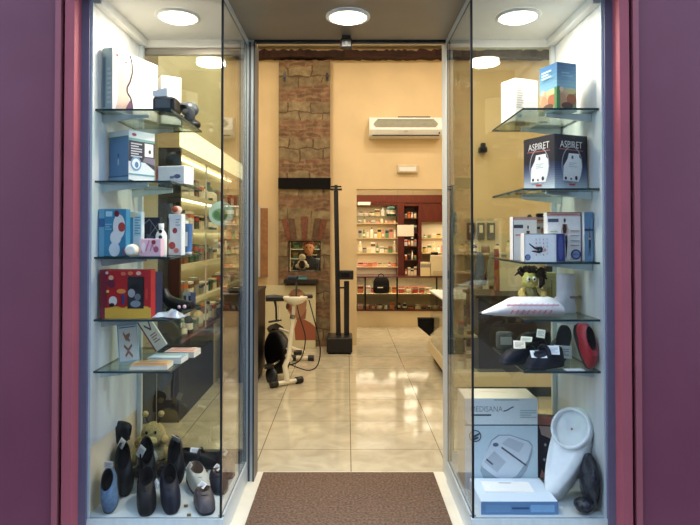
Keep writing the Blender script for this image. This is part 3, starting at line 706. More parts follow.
# low dark cabinet beside the bike
o = thing('low_cabinet', 'low very dark cabinet between the left door post and the exercise bike', 'cabinet', (-1.03, 5.95, 0))
b = MB(); b.box((-1.20, 5.70, .05), (-.875, 6.25, .88), M_DARKWOOD); b.build('cabinet_body', o, world=True, bevel=.004)
b = MB(); b.box((-1.21, 5.69, .8805), (-.865, 6.26, .905), M_DARKWOOD); b.build('cabinet_top', o, world=True)
b = MB(); b.box((-1.18, 5.73, 0), (-.90, 6.23, .0495), M_BLACKMAT); b.build('plinth', o, world=True)
b = MB(); b.box((-1.18, 5.692, .08), (-1.04, 5.6995, .85), M_DARKWOOD); b.build('door', o, world=True)
b = MB(); b.box((-1.035, 5.692, .08), (-.895, 5.6995, .85), M_DARKWOOD); b.build('door', o, world=True)

# white open shelves on the back wall behind the counter
r = thing('open_shelf_unit', 'pale open shelf unit on the back wall behind the shop counter', 'shelf unit', (2.2, 7.5, 0))
SX0, SX1 = 1.37, 3.1
b = MB(); b.box((SX0, 7.66, 0), (SX1, 7.699, 1.47), M_PALE); b.build('back_panel', r, world=True)
SZ = [.42, .72, .98, 1.22]
for z in SZ: b = MB(); b.box((SX0, 7.40, z - .02), (SX1, 7.6595, z), M_CREAM); b.build('shelf_board', r, world=True)
for x in (SX0, 2.42, SX1 - .02): b = MB(); b.box((x, 7.395, 0), (x + .02, 7.3995, 1.3), M_ALU); b.build('upright', r, world=True)
b = MB(); b.box((SX0, 7.42, 0), (SX1, 7.6595, .30), M_DARKWOOD); b.build('plinth', r, world=True)
for k, z in enumerate(SZ):
    if k == 2: continue
    stock(rg, (SX0 + .03, 7.47), (2.9, 7.47), z, 10, .19, '%s board behind the counter' % ('lowest', 'second', 'third', 'highest')[k], 'left', 'goods on the open shelf unit', ['cream', 'white', 'grey', 'brown', 'yellow', 'navy'])
for k, px in enumerate((471, 481, 491.5)):
    p = at(px, 219, 7.62); o = thing('blister_pack', 'dark blister pack hanging on the wall behind the counter, %s of three from the left' % NTH[k], 'packet', (p.x, 7.655, p.z), 0, 'hanging blister packs behind the counter')
    b = MB(); b.box((-.05, -.03, -.27), (.05, 0, -.05), ink((58, 58, 50))); b.build('pack', o, bevel=.006)
    b = MB(); b.box((-.05, -.012, -.0495), (.05, 0, .01), ink((196, 186, 150))); b.build('header_card', o)
    b = MB(); b.box((-.02, -.0315, -.18), (.025, -.0302, -.08), ink((214, 206, 180))); b.build('paper_label', o)
# garments
for k, (px, col, lab) in enumerate(((480.5, (92, 104, 124), 'blue grey folded garment hung behind the counter, left of two'), (493, (128, 128, 112), 'grey green garment hung behind the counter, right of two'))):
    a = at(px, 252, 7.3); o = thing('garment', lab, 'clothing', (a.x, 7.34, a.z), 0, 'garments hung behind the counter'); mm = mat('cloth_%d' % k, col, .9, var=.25, scale=30, bump=.5)
    b = MB(); rings = []
    for q in range(8):
        t = q / 7; rings.append([((.03 + .03 * min(1, t * 3) + .012 * math.sin(3 * a_ + q)) * math.cos(a_), (.02 + .008 * math.sin(4 * a_)) * math.sin(a_), -.42 * t) for a_ in [2 * PI * j / 16 for j in range(16)]])
    b.loft(rings, mm); b.build('cloth', o)
    b = MB(); b.tube([(0, 0, 0), (0, 0, .03), (.0, .03, .06), (0, .058, .055)], .004, M_CHROME, 6); b.build('hook', o)
# standing display panel with colour swatches
a, c = at(500, 305, 5.6), at(537, 262, 5.6)
r = thing('sample_panel', 'white sample panel with square colour swatches on the shop counter behind the right showcase', 'display panel', (a.x, 5.60, .911), (math.radians(-3), 0, 0))
W = c.x - a.x; H = .36
b = MB(); b.box((0, 0, 0), (W, .02, H), ink((206, 206, 186))); b.build('board', r)
b = MB(); P = Printer(b, lambda u, v, e: (u * W, -e, v * H))
P.rect(.05, .80, .20, .97, (120, 136, 126)); P.rect(.27, .80, .44, .97, (208, 96, 66)); P.rect(.52, .80, .68, .97, (46, 52, 84)); P.rect(.74, .80, .9, .97, (90, 110, 120))
P.rect(.22, .12, .62, .62, (226, 222, 204)); P.ring(.42, .36, .1, .14, .06, (196, 190, 170)); b.build('printed_panel', r)
b = MB(); b.box((-.045, 0, 0), (-.003, .03, H * 1.12), mat('red_brown_post', (136, 52, 40), .5, var=.2)); b.build('red_post', r); settle(r, .9105)
# notice sheet on the right door post
a, c = at(448.5, 235, 3.66), at(456, 212, 3.66)
o = thing('notice_sheet', 'white paper notice fixed behind the right door post', 'notice', (a.x, 3.640, a.z))
b = MB(); b.box((0, -.0195, 0), (c.x - a.x, -.0185, c.z - a.z), M_TAG); b.build('paper', o)
b = MB(); P = Printer(b, lambda u, v, e: (u * (c.x - a.x), -.0195 - e, v * (c.z - a.z))); P.bars(.1, .08, .9, .9, 9, (170, 168, 160)); b.build('printed_lines', o)

# ================================================================ BACK ROOM CABINET
YB = 9.30
def BZ(py): return at(380, py, YB).z
def BXx(px): return at(px, 240, YB).x
r = thing('pharmacy_cabinet', 'mahogany pharmacy cabinet with lit shelves and glass counter, filling the back room wall', 'cabinet', (.85, 9.4, 0))
X0, X1 = -.12, 2.1
def K(name, boxes, m, bevel=0, parent=None):
    b = MB()
    for a, c in boxes: b.box(a, c, m)
    return b.build(name, parent or r, world=True, bevel=bevel)
zc0, zc1, zt, zg, zl, = BZ(203), BZ(195), BZ(277), BZ(293), BZ(309)
K('cornice', [((X0, YB - .02, zc0), (X1, YB + .4, zc1))], M_MAHOG, .004)
K('back_panel', [((X0, YB + .385, zt), (X1, YB + .4, zc0 - .0005))], M_CREAM)
K('side_panel', [((X0, YB, zt + .02), (X0 + .03, YB + .384, zc0 - .0005))], M_MAHOG)
cA, cB, cC, cD = BXx(398), BXx(404), BXx(418.5), BXx(421.5)
for a_, b_ in ((cA, cB), (cC, cD)): K('upright', [((a_, YB - .015, zt + .0205), (b_, YB + .384, zc0 - .0005))], M_MAHOG)
K('cupboard_door', [((cD + .001, YB - .005, BZ(222)), (X1, YB + .1, zc0 - .001))], M_MAHOG, .004)
K('column_back', [((cB + .001, YB + .30, zt + .0205), (cC - .001, YB + .384, zc0 - .001))], M_MAHOG)
K('column_pelmet', [((cB + .001, YB - .005, BZ(206)), (cC - .001, YB + .05, zc0 - .001))], M_MAHOG)
LZ = [BZ(y) for y in (267, 253, 238, 223, 216)]
for k, z in enumerate(LZ): K('shelf_board', [((X0 + .031, YB + .03, z - .012), (cA - .001, YB + .384, z))], M_GLASS_C if k == 4 else M_CREAM)
CZ = [BZ(y) for y in (273.5, 260, 246, 232, 218)]
for z in CZ[1:]: K('shelf_board', [((cB + .001, YB + .01, z - .014), (cC - .001, YB + .299, z))], M_MAHOG)
RZ = [BZ(y) for y in (253, 238)]
for z in RZ: K('shelf_board', [((cD + .001, YB + .03, z - .012), (X1, YB + .384, z))], M_CREAM)
K('counter_top', [((X0, YB - .12, zt), (X1, YB + .384, zt + .02))], M_MAHOG, .003)
K('counter_floor', [((X0, YB - .10, zl - .02), (X1, YB + .384, zl))], M_MAHOG)
K('counter_shelf', [((X0, YB - .09, zg - .01), (X1, YB + .384, zg))], M_CREAM)
K('counter_back', [((X0, YB + .385, zl - .02), (X1, YB + .4, zt - .0005))], M_CREAM)
for px in (365, 396.5, 435.5, 470): K('counter_mullion', [((BXx(px) - .012, YB - .112, zl + .0005), (BXx(px) + .012, YB - .092, zt - .0005))], M_DARKWOOD)
b = MB(); b.box((X0, YB - .112, zl + .001), (X1, YB - .107, zt - .001), M_GLASS_C); b.build('counter_glass', r, world=True)
K('base_panel', [((X0, YB - .08, 0), (X1, YB + .35, zl - .0205))], M_CREAM)
for z in (zc0 - .004,): K('pelmet', [((X0 + .031, YB - .015, z - .035), (cA - .001, YB, z))], M_MAHOG)
for px, w in ((364, .10), (445.5, .05)):
    p = at(px, 203.5, YB - .05); K('spot_fitting', [((p.x - w, YB - .075, p.z - .024), (p.x + w, YB - .0205, p.z + .024))], M_WPLASTIC)
rg = random.Random(77)
LN = ['lowest', 'second', 'third', 'fourth', 'highest']
PB = ['cream', 'white', 'cream', 'yellow', 'white', 'cream', 'white', 'green', 'pink', 'grey']
for k, z in enumerate(LZ):
    g = (.15, .20, .21, .20, .10)[k]
    stock(rg, (X0 + .30, YB + .13), (cA - (.01 if k < 4 else .19), YB + .13), z, (8, 9, 10, 9, 5)[k], (.13, .20, .20, .098, .17)[k], '%s lit shelf of back cabinet' % LN[k], 'left', 'goods on the lit back cabinet shelves', PB if k else ['orange', 'pink', 'red', 'cream'], dep=.03, fill=1.0)
bottle((BXx(392), YB + .16, LZ[4] + .001), .20, .075, 'dark green', 'green', 'fat dark green jar at the right end of the top shelf of the back cabinet', None, 'jar', 'jar')
for k, z in enumerate(CZ):
    stock(rg, (cB + .015, YB + .10), (cC - .015, YB + .10), z + (.021 - .0 if k == 0 else 0) * 0 + (.0 if k else 0), 4, .17, '%s mahogany column shelf' % LN[k], 'left', 'goods in the mahogany column', ['cream', 'white', 'green', 'grey', 'orange', 'black'], fill=.95) if k else \
    stock(rg, (cB + .015, YB + .10), (cC - .015, YB + .10), zt + .0205, 4, .17, 'lowest mahogany column shelf', 'left', 'goods in the mahogany column', ['cream', 'orange', 'white'], fill=.95)
for k, z in enumerate(RZ):
    stock(rg, (cD + .03, YB + .15), (1.75, YB + .15), z, 7, (.19, .10)[k], '%s shelf right of mahogany column' % ('lower', 'upper')[k], 'left', 'goods on the right lit shelves', ['white', 'cream', 'green', 'yellow', 'orange'], fill=.85)
stock(rg, (X0 + .28, YB + .02), (BXx(446), YB + .02), zg, 13, .16, 'upper shelf of back glass counter', 'left', 'goods in the back glass counter', ['red', 'orange', 'cream', 'red', 'yellow', 'white'], fill=.9, kinds='pjp')
stock(rg, (X0 + .28, YB + .02), (BXx(446), YB + .02), zl, 14, .13, 'floor of back glass counter', 'left', 'goods in the back glass counter', ['cream', 'pink', 'white', 'orange', 'black', 'grey'], fill=.9, kinds='pjb')
# backpack hanging on the glass counter
a, c = at(373, 293, 9.08), at(389.5, 277, 9.08)
r = thing('backpack', 'black backpack with a pale stripe hanging on the front of the back room glass counter', 'backpack', ((a.x + c.x) / 2, 9.06, a.z))
w, h = (c.x - a.x) / 2, c.z - a.z
b = MB(); rings = []
for z, k, d in ((0, .86, .05), (.02, .98, .075), (h * .45, 1.0, .085), (h * .75, .95, .075), (h * .93, .78, .05), (h, .6, .03)):
    rings.append([(w * k * math.copysign(abs(math.cos(t)) ** .55, math.cos(t)), d * math.copysign(abs(math.sin(t)) ** .7, math.sin(t)), z) for t in [2 * PI * j / 24 for j in range(24)]])
b.loft(rings, M_BLACKMAT); b.build('bag_body', r)
b = MB(); b.box((-w * .75, -.098, .02), (w * .75, -.06, h * .5), M_BLACKMAT); fp = b.build('front_pocket', r, bevel=.015)
b = MB(); b.box((-w * .5, -.1005, h * .36), (w * .15, -.0985, h * .41), M_TAG); b.build('logo_stripe', fp)
b = MB(); b.tube([(-.04, .0, h - .01), (-.04, .06, h + .03), (0, .1, h + .045), (.04, .06, h + .03), (.04, 0, h - .01)], .008, M_BLACKMAT, 8); b.build('carry_loop', r)
# hanging price sign
a, c = at(397.3, 236.3, 8.9), at(413.8, 225, 8.9)
r = thing('hanging_sign', 'blank cream paper sign hanging in front of the mahogany column', 'sign', ((a.x + c.x) / 2, 8.9, a.z))
w, h = (c.x - a.x) / 2, c.z - a.z
b = MB(); b.box((-w, 0, 0), (w, .006, h), M_TAG); b.build('card', r)
for s_ in (-1, 1): b = MB(); b.cyl((s_ * w * .9, .003, h), (s_ * w * .9, .003, 2.699 - a.z), .0012, M_ALUD, 6); b.build('cord', r)
# cream till on the back counter and a small box beside it
a, c = at(430.5, 277, 9.22), at(444, 255, 9.22)
r = thing('cash_register', 'cream till with a dark display on the counter at the right of the back room', 'till', ((a.x + c.x) / 2, 9.19, zt + .0207))
w = (c.x - a.x) / 2; h = c.z - zt - .02
b = MB(); b.box((-w, 0, 0), (w, .09, h), ink((216, 204, 172))); b.build('till_body', r, bevel=.01)
b = MB(); b.box((-w * .9, .02, h), (w * .1, .08, h + .045), M_BLACK); b.build('display', r, bevel=.004)
b = MB(); b.box((-w * .7, -.008, h * .1), (w * .7, -.0005, h * .25), ink((190, 178, 150))); b.build('drawer', r)
a, c = at(420.5, 277, 9.25), at(429.5, 262, 9.25)
packet(((a.x + c.x) / 2, 9.225, zt + .0207), c.x - a.x, .08, c.z - zt - .02, 'cream', 'grey', 'tall cream packet standing left of the cream till', None)
# a few shelves seen through the pillar window
r = thing('white_shelf_rack', 'white rack of boxes seen through the small window in the pillar', 'shelf', (-.75, 9.35, 0))
K('side_board', [((-1.25, 9.2, 0), (-1.23, 9.45, 1.75)), ((-.27, 9.2, 0), (-.25, 9.45, 1.75))], M_WPLASTIC)
for z in (.93, 1.08, 1.23, 1.38, 1.55): K('shelf_board', [((-1.2295, 9.2, z - .012), (-.2705, 9.45, z))], M_WPLASTIC)
K('back_board', [((-1.25, 9.451, 0), (-.25, 9.46, 1.75))], M_PALE)
rg = random.Random(8)
for k, z in enumerate((.93, 1.08, 1.23, 1.38)): stock(rg, (-1.15, 9.3), (-.32, 9.3), z, 6, .13, '%s board of white window rack' % ('lowest', 'second', 'third', 'highest')[k], 'left', 'goods on the white rack', ['teal', 'white', 'black', 'cream', 'green'], kinds='pb')

# ================================================================ PERSON BEHIND THE PILLAR WINDOW
def skin(name, joints, edges, m, parent, sub=2):
    me = bpy.data.meshes.new(name); me.from_pydata([j[0] for j in joints], edges, []); o = bpy.data.objects.new(name, me); COL.objects.link(o); o.parent = parent
    me.materials.append(m); md = o.modifiers.new('skin', 'SKIN'); md.use_smooth_shade = True
    if not me.skin_vertices: 
        bpy.context.view_layer.objects.active = o
        me.attributes  # layer is made with the modifier below
    for i, j in enumerate(joints):
        r_ = j[1]; me.skin_vertices[0].data[i].radius = r_ if isinstance(r_, tuple) else (r_, r_)
    me.skin_vertices[0].data[0].use_root = True
    s_ = o.modifiers.new('smooth', 'SUBSURF'); s_.levels = sub; s_.render_levels = sub
    return o
hx = at(309, 247, 8.85).x
r = thing('person', 'person with red brown hair and dark jacket sitting behind the small pillar window', 'person', (hx, 8.85, 0))
J = [((0, 0, .55), (.15, .11)), ((0, .0, .72), (.14, .10)), ((0, 0, .90), (.165, .11)), ((0, 0, 1.04), (.15, .09)), ((0, 0, 1.10), .055), ((0, -.01, 1.16), .052),
     ((-.17, 0, 1.03), .062), ((-.24, -.02, .80), .05), ((-.20, -.20, .64), .04), ((-.17, -.30, .62), .03),
     ((.17, 0, 1.03), .062), ((.24, -.02, .80), .05), ((.20, -.20, .64), .04), ((.17, -.30, .62), .03),
     ((-.10, -.06, .53), .09), ((-.12, -.44, .53), .062), ((-.12, -.42, .10), .042), ((-.12, -.52, .045), .036),
     ((.10, -.06, .53), .09), ((.12, -.44, .53), .062), ((.12, -.42, .10), .042), ((.12, -.52, .045), .036)]
E = [(0, 1), (1, 2), (2, 3), (3, 4), (4, 5), (3, 6), (6, 7), (7, 8), (8, 9), (3, 10), (10, 11), (11, 12), (12, 13), (0, 14), (14, 15), (15, 16), (16, 17), (0, 18), (18, 19), (19, 20), (20, 21)]
M_JACKET = mat('dark_jacket', (34, 38, 46), .85, var=.2)
def person_body():
    me = bpy.data.meshes.new('body'); me.from_pydata([j[0] for j in J], E, []); o = bpy.data.objects.new('body', me); COL.objects.link(o); o.parent = r
    me.materials.append(M_JACKET); md = o.modifiers.new('skin', 'SKIN'); md.use_smooth_shade = True
    if len(me.skin_vertices) == 0:
        with bpy.context.temp_override(object=o, active_object=o): bpy.ops.mesh.customdata_skin_add()
    for i, j in enumerate(J):
        r_ = j[1]; me.skin_vertices[0].data[i].radius = r_ if isinstance(r_, tuple) else (r_, r_)
    me.skin_vertices[0].data[0].use_root = True
    s_ = o.modifiers.new('smooth', 'SUBSURF'); s_.levels = 2; s_.render_levels = 2
person_body()
b = MB()   # head
rings = []
for z, wx, wf, wb, cy in ((1.13, .045, .045, .045, .0), (1.155, .05, .06, .05, -.005), (1.175, .055, .085, .06, -.005), (1.20, .064, .092, .08, 0), (1.235, .071, .094, .09, 0), (1.27, .074, .094, .098, 0), (1.305, .072, .09, .096, 0), (1.335, .06, .07, .08, 0), (1.353, .035, .04, .045, 0), (1.358, .01, .01, .01, 0)):
    rings.append([(wx * math.cos(t), cy + (wf if math.sin(t) < 0 else wb) * math.sin(t), z) for t in [2 * PI * j / 20 for j in range(20)]])
b.loft(rings, M_SKIN)
b.loft([[(-.008, -.09, 1.265), (.008, -.09, 1.265), (.0, -.096, 1.268)], [(-.016, -.088, 1.225), (.016, -.088, 1.225), (0, -.118, 1.228)], [(-.012, -.088, 1.218), (.012, -.088, 1.218), (0, -.10, 1.216)]], M_SKIN)
for s_ in (-1, 1): b.ball((s_ * .076, .0, 1.245), (.010, .022, .034), M_SKIN, 10, 8)
hd = b.build('head', r)
b = MB()
for s_ in (-1, 1): b.ball((s_ * .03, -.085, 1.262), (.012, .008, .007), M_EYE, 8, 6)
b.build('eyes', hd)
b = MB(); b.box((-.024, -.096, 1.192), (.024, -.085, 1.199), mat('lips', (160, 84, 76), .5)); b.build('mouth', hd, bevel=.003)
b = MB(); rings = []
for z, k, f in ((1.20, 1.08, -.2), (1.24, 1.12, .1), (1.28, 1.14, .45), (1.31, 1.14, .9), (1.34, 1.15, 1.08), (1.36, 1.0, 1.0), (1.372, .5, .5)):
    wx = .075 * k if z < 1.33 else .062 * k
    rings.append([(wx * math.cos(t), (.092 * f if math.sin(t) < 0 else .104 * k) * math.sin(t) * (.8 if z > 1.33 else 1), z) for t in [2 * PI * j / 20 for j in range(20)]])
b.loft(rings, mat('red_brown_hair', (116, 56, 36), .7, var=.3, scale=60)); b.build('hair', r)
for s_ in (-1, 1):
    b = MB(); b.ball((s_ * .17, -.34, .615), (.038, .05, .018), M_SKIN, 12, 8)
    for q in range(4):
        x = s_ * .17 + (q - 1.5) * .019; L = (.052, .064, .06, .046)[q]
        b.tube([(x, -.375, .618), (x, -.40, .622), (x, -.375 - L, .612), (x, -.385 - L, .598)], [.0095, .009, .0085, .006], M_SKIN, 8)
    b.tube([(s_ * .17 - s_ * .03, -.335, .615), (s_ * .17 - s_ * .052, -.36, .617), (s_ * .17 - s_ * .056, -.385, .610)], [.011, .010, .007], M_SKIN, 8)
    b.build('hand', r)
o = thing('stool', 'plain dark stool under the person behind the pillar window', 'stool', (hx, 8.88, 0))
b = MB(); b.lathe([(.16, .40), (.18, .41), (.18, .435), (.15, .44)], M_DARKWOOD, n=24); b.build('seat', o)
for sx_ in (-1, 1):
    for sy_ in (-1, 1): b = MB(); b.cyl((sx_ * .14, sy_ * .14, 0), (sx_ * .10, sy_ * .10, .405), .016, M_DARKWOOD); b.build('leg', o)
# small white and brown figure in the window
p = at(302.3, 271.5, 8.05)
o = thing('plush_toy', 'small white and brown soft toy sitting inside the pillar window', 'soft toy', (p.x, 8.05, wz0 + .001))
st = thing('side_table', 'narrow dark table behind the pillar carrying the small soft toy', 'table', (p.x, 8.05, 0))
b = MB(); b.box((-.16, -.12, wz0 - .03), (.16, .12, wz0), M_DARKWOOD); b.build('tabletop', st)
for sx_ in (-1, 1):
    for sy_ in (-1, 1): b = MB(); b.box((sx_ * .14 - .015, sy_ * .10 - .015, 0), (sx_ * .14 + .015, sy_ * .10 + .015, wz0 - .0305), M_DARKWOOD); b.build('leg', st)
M_WFUR = mat('white_fur', (232, 222, 206), .95, var=.15, scale=80, bump=.6)
b = MB(); b.ball((0, 0, .075), (.075, .06, .075), M_WFUR, wob=.03); b.build('body', o)
b = MB(); b.ball((0, -.01, .18), (.05, .045, .045), M_WFUR, wob=.03); h_ = b.build('head', o)
b = MB(); b.ball((0, -.045, .08), (.045, .03, .055), M_PLUSHD); b.build('belly_patch', o)
for s_ in (-1, 1):
    b = MB(); b.ball((s_ * .05, 0, .20), (.014, .012, .04), M_PLUSHD, 10, 8); b.build('ear', h_)
    b = MB(); b.ball((s_ * .07, -.03, .06), (.025, .04, .03), M_WFUR, 12, 8); b.build('arm', o)
settle(o, wz0)
# ================================================================ LEFT SHOWCASE GOODS
LS = [z + .0006 for z in SHELF[-1]]; RS = [z + .0006 for z in SHELF[1]]
ZFL = .1056
def pt(px, Y): return at(px, 240, Y).x
# -- top shelf
c = Carton('massager_box', 'big white box with a figure outline on its face, top left shelf', (-1.162, 2.875, LS[0]), 69, .34, .066, .315, ink((220, 212, 202)))
P = c.left(); P.rect(0, 0, 1, 1, (150, 168, 172)); P.rect(.10, .06, .36, .86, (96, 118, 136)); P.bars(.5, .1, .9, .7, 8, (176, 188, 188))
P = c.front(); P.rect(.0, 0, .42, 1, (226, 218, 214))
P.poly([(.06, .02), (.12, .30), (.10, .62), (.16, .80), (.28, .86), (.38, .78), (.40, .62), (.30, .44), (.34, .28), (.40, .02)], (206, 176, 160))
P.stroke([(.36, .98), (.40, .86), (.41, .70), (.36, .54), (.30, .44), (.30, .36), (.38, .28), (.41, .16), (.41, .02)], .018, (40, 38, 48))
P.poly([(.24, .02), (.30, .14), (.36, .24), (.40, .20), (.40, .02)], (96, 66, 96)); P.ell(.09, .90, .03, .025, (168, 72, 50)); P.ell(.27, .84, .03, .015, (96, 92, 98))
P.rect(.58, .58, .80, .61, (200, 200, 204)); c.done()
c = Carton('carton', 'plain white carton behind the big white massager box on the top left shelf', (-1.03, 3.22, LS[0]), 30, .11, .10, .27, ink((240, 236, 224)))
P = c.front(); P.rect(.1, .75, .6, .79, (210, 212, 214)); c.done()
r = thing('blood_pressure_monitor', 'black wrist monitor with a white top at the glass end of the top left shelf', 'medical device', (-.918, 2.95, LS[0]))
r.scale = (1.15, 1.15, 1.25)
b = MB(); b.box((-.05, -.04, 0), (.05, .05, .062), M_BLACK); bd = b.build('device_body', r, bevel=.012)
b = MB(); b.box((-.035, -.0435, .015), (.03, -.0405, .05), mat('grey_screen', (90, 98, 100), .2)); b.build('screen', bd)
b = MB(); b.loft([[(-.05, y, z), (.012, y, z + dz), (.012, y, .064), (-.05, y, .0635)] for y, z, dz in ((-.03, .085, .015), (.045, .10, .012))], M_WPLASTIC, smooth=False); b.build('cover', r, bevel=.005)
r = thing('arm_cuff', 'rolled dark grey arm cuff beside the black wrist monitor on the top left shelf', 'medical device', (-.885, 3.16, LS[0]))
b = MB(); n = 28; rings = []
for y in (-.05, .05): rings.append([(.047 * math.cos(2 * PI * j / n), y, .048 + .047 * math.sin(2 * PI * j / n)) for j in range(n)])
inn = [[(x * .72, y, (z - .048) * .72 + .048) for x, y, z in q] for q in rings]
b.loft([inn[0], rings[0], rings[1], inn[1], inn[0]], mat('grey_cuff_cloth', (58, 64, 72), .8, var=.3, scale=60, bump=.3), caps=False); b.build('cuff', r)
b = MB(); b.tube([(-.045, -.05, .05), (-.065, -.08, .04), (-.05, -.11, .012), (-.01, -.12, .008), (.02, -.10, .010)], .006, M_BLACK, 8); b.build('air_hose', r)
r = thing('massage_device', 'dark grey round massage device at the back of the top left shelf', 'medical device', (-.905, 3.345, LS[0]))
b = MB(); b.lathe([(.05, 0), (.06, .008), (.06, .03), (.03, .05), (.03, .07)], M_BLACK, n=24); b.build('base', r)
b = MB(); b.ball((0, 0, .105), (.052, .04, .045), mat('grey_plastic', (70, 78, 82), .4, var=.2)); b.build('device_head', r)
# -- second shelf
c = Carton('carton', 'blue carton with a black product picture, on the second left shelf', (-1.091, 2.905, LS[1]), 58, .16, .155, .262, ink((96, 136, 176)))
P = c.left(); P.rect(0, .88, 1, 1, (222, 226, 222)); P.rect(0, .85, 1, .89, (88, 140, 150)); P.rect(0, .10, 1, .13, (64, 96, 130)); P.rect(0, 0, 1, .10, (130, 168, 196)); P.ell(.5, .52, .05, .045, (60, 92, 136)); P.rect(.47, .34, .53, .45, (180, 200, 214))
P = c.front(); P.rect(0, 0, 1, 1, (224, 228, 224)); P.rect(0, .80, 1, .85, (120, 160, 152)); P.rect(0, .40, 1, .80, (38, 38, 52)); P.poly([(0, .40), (1, .40), (1, .26), (.62, .40)], (38, 38, 52)); P.ell(.2, .92, .09, .03, (160, 70, 50))
P.bars(.08, .48, .50, .77, 6, (190, 190, 194)); P.rect(.60, .52, .94, .78, (236, 234, 226)); P.ell(.8, .62, .05, .04, (60, 60, 70)); P.poly([(.52, .42), (1, .36), (1, .50), (.60, .50)], (120, 112, 126))
P.ell(.27, .36, .20, .14, (110, 150, 180)); P.ell(.27, .36, .15, .10, (228, 232, 230)); P.ell(.29, .34, .07, .06, (84, 124, 160)); P.rect(0, .14, 1, .17, (110, 160, 168)); P.poly([(.0, 0), (.5, 0), (0, .05)], (40, 50, 76)); c.done()
c = Carton('carton', 'low white carton with a pink edge, right of the blue picture carton', (-1.005, 3.06, LS[1]), -14, .165, .10, .095, ink((238, 234, 224)))
P = c.front(); P.rect(0, 0, .09, 1, (214, 150, 136)); P.ell(.05, .55, .04, .3, (190, 96, 90)); P.rect(.5, .30, .64, .44, (110, 120, 140)); P.ell(.76, .42, .12, .12, (86, 104, 140)); P.bars(.4, .1, .95, .24, 2, (190, 196, 204)); c.done()
# -- third shelf
TEAL = (62, 134, 168)
c = Carton('carton', 'teal carton with printed round white pads, wall end of third left shelf', (-1.225, 2.876, LS[2]), 1, .135, .06, .235, ink(TEAL))
P = c.front(); P.rect(0, 0, .20, 1, (104, 160, 190)); P.rect(0, .62, .22, .8, (50, 92, 140)); P.ell(.74, .63, .22, .26, (224, 226, 222)); P.ell(.62, .40, .20, .15, (226, 228, 226)); P.ell(.58, .15, .20, .15, (214, 224, 228))
P.ell(.84, .62, .13, .10, (176, 70, 62)); P.ell(.66, .90, .09, .07, (126, 40, 52)); P.ell(.94, .1, .10, .09, (120, 110, 140)); P.rect(.26, .84, .5, .95, (170, 206, 220)); P.bars(.24, .55, .48, .7, 3, (130, 180, 204)); c.done()
c = Carton('carton', 'narrow white and turquoise carton right of the teal carton, third left shelf', (-1.125, 2.97, LS[2]), 4, .078, .05, .225, ink((220, 230, 230)))
P = c.front(); P.rect(.0, .2, .45, .95, (84, 156, 186)); P.rect(.5, .45, .95, .92, (190, 214, 218)); P.bars(.55, .48, .9, .9, 7, (110, 160, 180)); P.ell(.4, .93, .4, .06, (230, 214, 180)); P.rect(.05, .05, .9, .2, (228, 226, 220)); c.done()
c = Carton('display_card', 'navy display card with thin white star lines behind the pink box', (-1.105, 3.10, LS[2]), -3, .112, .03, .20, ink((44, 48, 68)))
P = c.front(); P.stroke([(.1, .75), (.5, .95), (.95, .6)], .008, (176, 180, 196)); P.stroke([(.2, .3), (.95, .85)], .008, (170, 176, 196)); P.stroke([(.5, .3), (.6, .9)], .006, (140, 150, 176)); P.bars(.35, .45, .7, .56, 2, (120, 130, 160)); c.done()
c = Carton('box', 'pale pink box with rose prints in front of the navy card', (-1.027, 2.885, LS[2]), -2, .108, .045, .088, ink((232, 192, 200)))
P = c.front(); P.stroke([(.1, .2), (.2, .8), (.3, .3), (.45, .9)], .03, (210, 120, 150)); P.stroke([(.5, .3), (.6, .7), (.7, .3)], .03, (200, 130, 150)); P.ell(.66, .80, .10, .13, (150, 44, 52)); P.ell(.78, .4, .12, .18, (176, 84, 104)); P.ell(.2, .5, .1, .3, (244, 220, 222)); c.done()
r = thing('cream_jar', 'round cream jar lying before the white and turquoise carton on the third left shelf', 'jar', (-1.056, 2.866, LS[2]))
b = MB(); b.lathe([(.022, -.018), (.031, -.015), (.031, .010), (.026, .016)], ink((236, 218, 186)), n=24, T=Matrix.Translation((0, 0, .031)) @ Matrix.Rotation(PI / 2, 4, 'X')); b.build('jar_body', r)
b = MB(); b.lathe([(.027, .0105), (.027, .019), (.016, .020)], ink((244, 238, 222)), n=24, T=Matrix.Translation((0, -.006, .031)) @ Matrix.Rotation(PI / 2, 4, 'X')); b.build('lid', r)
bt = bottle((-.955, 3.0, LS[2]), .165, .029, 'white', 'white', 'white bottle with dark dots between the pink box and tall stoppered carton', None)
b = MB()
for z in (.055, .095, .125): b.ball((.005, -.032, z), (.010, .004, .010), M_BLACK, 10, 8)
b.build('printed_dots', bt)
c = Carton('carton', 'tall white carton with dark red dots and a round orange stopper', (-.932, 3.04, LS[2]), -10, .074, .045, .215, ink((226, 226, 222)))
P = c.front(); P.ell(.5, .60, .18, .07, (150, 50, 60)); P.ell(.30, .24, .25, .09, (178, 70, 74)); P.ell(.62, .12, .2, .06, (206, 120, 112)); P.stroke([(.05, .9), (.1, .4)], .03, (90, 104, 128)); P.bars(.55, .7, .9, .9, 3, (170, 176, 184)); rr = c.done()
b = MB(); b.ball((.037, .022, .237), (.028, .022, .022), ink((226, 196, 168))); tp_ = b.build('stopper', rr)
b = MB(); b.ball((.035, .004, .240), (.017, .010, .016), ink((190, 82, 52))); b.build('stopper_button', tp_)
r = thing('tube', 'steel blue tube standing at the right end of the third left shelf', 'tube', (-.838 - .055, 3.09, LS[2]), 0)
r.location.x = pt(188.5, 2.885); r.location.y = 2.875
b = MB(); rings = []
for z, wx, wy in ((.012, .020, .020), (.05, .022, .019), (.13, .024, .008), (.15, .024, .003)): rings.append([(wx * math.cos(t), wy * math.sin(t), z) for t in [2 * PI * k / 18 for k in range(18)]])
b.loft(rings, ink((78, 112, 156))); b.build('tube_body', r)
b = MB(); b.lathe([(.019, 0), (.021, .002), (.020, .0118)], ink((226, 226, 222))); b.build('cap', r)
